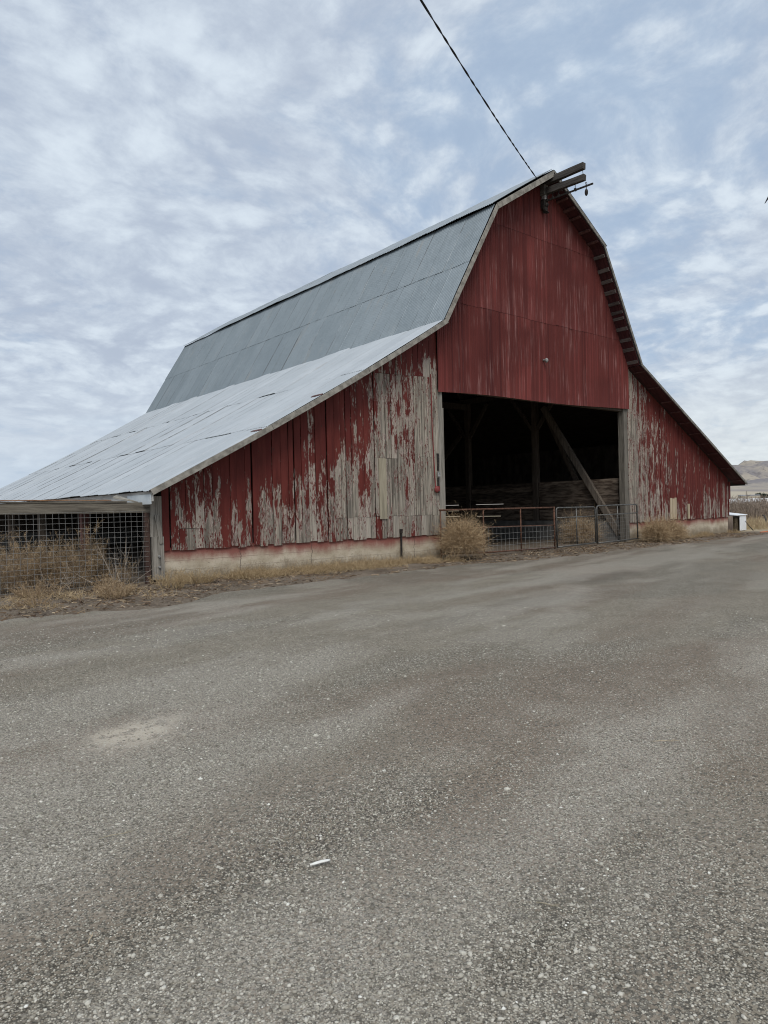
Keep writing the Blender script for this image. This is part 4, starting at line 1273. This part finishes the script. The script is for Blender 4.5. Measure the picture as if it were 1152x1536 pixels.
# ------------------------------------------------------------------ things beyond the right corner
post = MB().tube([(12.55, .25, -.1), (12.57, .25, .62)], .17, 14).build('barrel_post', M['rust_brown'], None, smooth=False)
bpy.data.objects.remove(post)
mb = MB(); mb.tube([(11.86, .12, -.05), (11.87, .12, .40), (11.86, .12, .66)], [.17,.165,.16], 12)
o = mb.build('stub_post', simple_mat('brown_grey_stub', (.15,.115,.09), (.24,.19,.15), (6,6,2), .9), None, smooth=True); center(o)
tag(o, 'stout brown stub post standing at the right corner of the foundation', 'post')
bx = empty('discarded_appliance', (12.95, .55, 0), 'discarded white enamel appliance with open dirty side, on the ground beyond the right corner', 'appliance')
BXR = Matrix.Rotation(.10, 3, 'Z'); bp = Vector((12.95, .55, 0))
def bq(p): return BXR @ (Vector(p) - bp) + bp
def bbox(name, lo, hi, mat):
    mb = MB(); mb.box(lo, hi, BXR, bp); return mb.build(name, mat, bx, bevel=.01)
bbox('cabinet_side', (12.86, .12, .03), (13.62, .15, .66), M['enamel'])      # enamel face to the viewer
bbox('cabinet_side', (12.42, .80, .03), (13.62, .83, .66), M['enamel'])
bbox('cabinet_back', (13.59, .155, .03), (13.62, .795, .66), M['enamel'])
bbox('cabinet_base', (12.42, .155, .0), (13.585, .795, .03), M['inner_dark'])
bbox('inner_tub', (12.60, .22, .035), (13.50, .75, .58), M['inner_dark'])
mb = MB(); mb.add([bq(p) for p in ((12.36,.08,.665),(13.66,.08,.665),(13.70,.86,.76),(12.40,.86,.70),(12.36,.08,.69),(13.66,.08,.69),(13.70,.86,.785),(12.40,.86,.725))], [(3,2,1,0),(4,5,6,7),(0,1,5,4),(1,2,6,5),(2,3,7,6),(3,0,4,7)])
mb.build('bent_lid', M['enamel'], bx, bevel=.008)
mb = MB(); mb.tube([bq((13.25,.05,.42)), bq((13.45,-.05,.20)), bq((13.60,-.15,.02))], [.012,.016,.02], 6)
o = mb.build('dead_stick', M['hood_wood'], None); center(o); tag(o, 'dark dead stick leaning on the white appliance', 'stick')
mb = MB(); pts = [(12.0, -1.05, .02), (12.5, -1.12, .03), (13.1, -1.1, .02), (13.9, -1.0, .03)]
mb.tube(pts, .022, 8); o = mb.build('orange_pipe', M['orange'], None, smooth=True); center(o); tag(o, 'orange plastic pipe lying in the dirt at the right edge by the road', 'pipe')
# dead branch arching over the weeds
pts = [(17.9 + .55*math.cos(a)*.8, 1.25 + .55*math.cos(a)*.6, .55*math.sin(a)) for a in np.linspace(PI+.15, PI*.38, 22)]
mb = MB(); mb.tube(pts, [.05-.0016*i for i in range(22)], 8); o = mb.build('arched_branch', M['hood_wood'], None, smooth=True); center(o); tag(o, 'dark dead branch arching out of the dry weeds at the right edge', 'branch')
mb = MB(); mb.box((60.0, 19.6, -.1), (60.9, 20.4, .62), Matrix.Rotation(.5,3,'Z')); o = mb.build('straw_bale', M['bale'], None, bevel=.05); center(o); tag(o, 'square straw bale among the brown field weeds', 'bale')

# dry field grass and brown weeds behind the right end of the barn
def field_strip():
    n = 26000
    x = 12.2 + 45*rng.random(n)**1.6; yl = -1.0
    y = yl + rng.random(n)*(3 + (x-12)*.75)
    k = ~((x < 14.1) & (y < 1.1) & (x > 11.9)) & (y > -1.2 + .3*fbm(x, x*0, 5)); x = x[k]; y = y[k]; n = len(x)
    z = gz(x,y)-.02
    d = norm(np.column_stack([rng.normal(size=n)*.25, rng.normal(size=n)*.25, np.ones(n)]))
    L = rng.uniform(.18,.55,n)*(.55 + .8*fbm(x*.3, y*.3, 15))*np.interp(y - x*.3, [-6,-4.5,-3], [.35,.7,1])
    return ribbons(np.column_stack([x,y,z]), d, L, rng.normal(size=(n,3))*.25, .012 + .0006*(x-12), 3, np.clip(fbm(x*.2,y*.2,19)*.8+rng.normal(0.1,.2,n),0,1))[:3]
V,F,T = field_strip()
tag(mesh_obj('field_grass', V, F, M['field_grass'], None, False, {'tone': T}), 'pale dry grass covering the field beyond the barn', 'grass', kind='stuff')
def field_weeds():
    n = 11000
    x = 22 + 50*rng.random(n)**1.4; y = 3 + rng.random(n)*(x*.75)
    k = fbm(x*.25, y*.25, 25) > .42; x = x[k]; y = y[k]; n = len(x)
    base = np.column_stack([x,y,gz(x,y)-.02]); d = norm(np.column_stack([rng.normal(size=(n,2))*.10, np.ones(n)])); L = rng.uniform(.7,1.35,n)
    S = ribbons(base, d, L, rng.normal(size=(n,3))*.08, np.full(n,.03), 3)
    P = S[3]; m = n*8; si = rng.integers(0,n,m); i0 = rng.integers(1,4,m)
    Tt = ribbons(P[si,i0], norm(d[si]*.8+rng.normal(size=(m,3))*.6), rng.uniform(.08,.26,m), rng.normal(size=(m,3))*.2, np.full(m,.022), 1)
    return join([S,Tt])
V,F,T = field_weeds()
tag(mesh_obj('field_weeds', V, F, M['field_weed'], None, False, {'tone': T}), 'tall brown dead weeds standing in the far field', 'weeds', kind='stuff')
for x, y, r, h in ((15.3, .4, .6, .55), (16.9, 1.6, .7, .7)):
    plant('dry_weed', kochia((x, y, gz1(x,y)), r, h, 40, 14, 4, .010), 'kochia', 'brown dry weed %s the white appliance' % ('just right of' if x < 16 else 'below the dark arched branch beyond'), 'weed', 'dry weeds by the appliance')

# silage tubes, shed, pole, hedge far off
def tube_far(P, Q, r, lab):
    P = Vector(P); Q = Vector(Q); pts = [P + (Q-P)*t for t in np.linspace(0,1,26)]
    rr = [r*(.3 if i in (0,25) else 1)*random.uniform(.93,1.05) for i in range(26)]
    mb = MB(); mb.tube(pts, rr, 14); o = mb.build('silage_tube', M['tarp'], None, smooth=True); center(o); tag(o, lab, 'silage tube', 'white silage tubes in the far field')
tube_far((120, 60, .3), (152, 53, .3), .55, 'long white plastic silage tube lying beyond the weeds, the nearer one')
tube_far((150, 78, .5), (185, 66, .5), .7, 'long white plastic silage tube lying beyond the weeds, the farther one')
sh = empty('far_shed', (324.5, 133, 0), 'low tan shed far across the field, left of the dark hedge', 'shed')
SR = Matrix.Rotation(-.9, 3, 'Z'); sp = Vector((324.5,133,0))
mb = MB(); mb.box((320.2,130.5,-.3),(328.6,135.5,2.35),SR,sp); mb.build('wall', M['far_wall'], sh)
mb = MB(); vs = [SR @ (Vector(p)-sp) + sp for p in ((320,130.3,2.36),(328.8,130.3,2.36),(328.8,135.7,2.36),(320,135.7,2.36),(320,133,2.75),(328.8,133,2.75))]
mb.add(vs, [(0,1,5,4),(2,3,4,5),(1,2,5),(3,0,4),(3,2,1,0)]); mb.build('roof', M['far_roof'], sh)
up = empty('utility_pole', (189.5, 76, 0), 'thin utility pole in the far field before the tan shed', 'pole')
MB().tube([(189.5,76,-.5),(189.5,76,3.4)], .07, 8).build('pole', M['grey_wood_z'], up)
MB().box((189.46,75.7,2.95),(189.54,76.3,3.03)).build('crossarm', M['grey_wood_z'], up)
def hedge():
    n = 9000; L = 60
    t = rng.random(n)*L; w = rng.normal(0,1.0,n); h = rng.random(n)**.7*(3.1+.35*np.sin(t*.8))
    x = 350.3 + t*.64; y = 141 - t*.77; 
    base = np.column_stack([x + w*.77, y + w*.64, h])
    d = norm(rng.normal(size=(n,3)))
    return ribbons(base, d, rng.uniform(.3,.7,n), rng.normal(size=(n,3))*.1, rng.uniform(.25,.5,n), 1, rng.random(n), .6)[:3]
V,F,T = hedge(); o = mesh_obj('hedge', V, F, M['hedge'], None, False, {'tone': T}); center(o); tag(o, 'dark green windbreak hedge far across the field at the right edge', 'hedge')

# hills all round, highest to the east
def hills():
    na, nr = 900, 90
    a = np.linspace(-PI, PI, na); r = np.linspace(1500, 5200, nr)
    A, Rr = np.meshgrid(a, r, indexing='ij')
    az0 = math.atan2(.44, 1.0)
    prof = .55 + .45*np.cos(np.clip(A - az0 + .15, -1.6, 1.6)) + .25*(fbm(A*6+40, A*0, 3, 4)-.5)
    t = (Rr-1500)/3700
    H = 186*prof*sstep(0, .62, t)*(1 - .25*sstep(.75, 1, t))
    X = CAM[0] + Rr*np.cos(A); Y = CAM[1] + Rr*np.sin(A)
    rid = fbm(X/420, Y/420, 13, 5)
    gul = np.clip(np.abs(fbm(X/260+9, Y/260, 17, 5)-.5)*5, 0, 1)
    Z = H*(.66+.55*rid) - 75*(1-gul)*sstep(.05,.4,t)*sstep(0,1,H/150) - 3
    # leave the north-west low so that it hides behind the barn
    low = sstep(.9, 1.5, np.abs(A - .35)); Z = Z*(1-.75*low)
    i = np.arange(na-1)[:,None]*nr + np.arange(nr-1)[None,:]
    F = np.stack([i, i+nr, i+nr+1, i+1], 2).reshape(-1,4)[:, ::-1]
    return np.column_stack([X.ravel(), Y.ravel(), Z.ravel()]), F
V, F = hills()
tag(mesh_obj('hills', V, F, M['hill'], None, True), None, None, None, 'structure')

# ------------------------------------------------------------------ light and sky
SUN_EL = math.radians(52); 
sd = Vector((-.55, -.83, 0)).normalized()
tosun = Vector((sd.x*math.cos(SUN_EL), sd.y*math.cos(SUN_EL), math.sin(SUN_EL)))
ld = bpy.data.lights.new('sun', 'SUN'); sun = bpy.data.objects.new('sun', ld); COL.objects.link(sun)
ld.energy = 1.5; ld.angle = math.radians(28); ld.color = (1.0, .965, .92)
sun.rotation_euler = (-tosun).to_track_quat('-Z', 'Y').to_euler()
sun.location = (-30, -45, 60)

w = bpy.data.worlds.new('World'); scene.world = w; w.use_nodes = True
t = NT(w.node_tree); bg = w.node_tree.nodes['Background']
sky = t.n('ShaderNodeTexSky', sky_type='NISHITA', sun_disc=False, sun_elevation=SUN_EL, sun_rotation=math.atan2(sd.x, sd.y), air_density=1.0, dust_density=1.2, ozone_density=1.5)
gen = t.n('ShaderNodeTexCoord', out=0)
sp_ = t.n('ShaderNodeSeparateXYZ', {0: gen}, out=None)
zc = t.math('MAXIMUM', sp_.outputs[2], 0.0)
den = t.math('ADD', zc, .26)
P = t.n('ShaderNodeCombineXYZ', {0: t.math('DIVIDE', sp_.outputs[0], den), 1: t.math('DIVIDE', sp_.outputs[1], den), 2: 0.0})
wv = t.noise(P, 1.1, 3, .5, out=1)
Pw = t.add(P, t.n('ShaderNodeVectorMath', {0: wv, 'Scale': .45}, operation='SCALE'))
big = t.noise(Pw, 1.3, 4, .55)
puff = t.noise(Pw, 9.0, 10, .64)
puff2 = t.noise(t.mapp(Pw, (3.2, 6.0, 1), rot=(0,0,.5)), 1, 6, .6)
cell = t.n('ShaderNodeTexVoronoi', {'Vector': t.add(Pw, t.n('ShaderNodeVectorMath', {0: t.noise(P, 7, 4, .6, out=1), 'Scale': .16}, operation='SCALE')), 'Scale': 10.5, 'Smoothness': .5}, out=0, feature='SMOOTH_F1')
cell = t.ss(cell, .08, .60, .80, .22)
puff = t.math('ADD', t.math('MULTIPLY', puff, .74), t.math('MULTIPLY', cell, .26))
def toward(dx, dy, dz, lo, hi):
    dd = t.n('ShaderNodeVectorMath', {0: gen, 1: (dx,dy,dz)}, out=1, operation='DOT_PRODUCT')
    return t.ss(dd, lo, hi)
gap = t.math('ADD', t.math('MULTIPLY', toward(.69,.57,.44,.93,.998), .075), t.math('MULTIPLY', toward(.80,.46,.39,.95,.999), .04))
cv = t.math('ADD', t.math('MULTIPLY', big, .37), t.math('ADD', t.math('MULTIPLY', puff, .44), t.math('MULTIPLY', puff2, .19)))
cv = t.math('SUBTRACT', t.math('ADD', cv, .11), gap)
cover = t.ss(cv, .42, .585, .36, .98)
# thinner/thicker cloud: bright tops, grey bellies
belly = t.noise(Pw, 4.0, 9, .64)
lit = t.ss(t.math('ADD', t.math('MULTIPLY', puff, .55), t.math('MULTIPLY', belly, .45)), .36, .64)
ccol = t.mix(lit, (3.45,3.98,4.85), (5.35,6.0,6.65))
hz = t.ss(sp_.outputs[2], .02, .22, 1, 0)
glow = toward(.93,.36,.06,.55,1.0)
ccol = t.mix(t.math('MULTIPLY', hz, .7), ccol, t.mix(glow, (5.1,5.7,6.3), (6.0,6.35,6.3)))
blue = t.mix(.85, sky, (2.75,3.75,5.1))
col = t.mix(cover, blue, ccol)
band = t.math('MULTIPLY', t.ss(t.noise(t.mapp(gen, (1.5,1.5,14)), 1, 3, .5), .5, .62), hz)
col = t.mix(t.math('MULTIPLY', band, .45), col, (3.5,4.3,5.3))
t.nt.links.new(col, bg.inputs[0]); bg.inputs[1].default_value = .1

scene.view_settings.view_transform = 'Standard'; scene.view_settings.look = 'None'
scene.view_settings.exposure = 0.42; scene.view_settings.gamma = 1.0
scene.render.engine = 'CYCLES'
scene.cycles.max_bounces = 8
scene.cycles.filter_width = 1.05
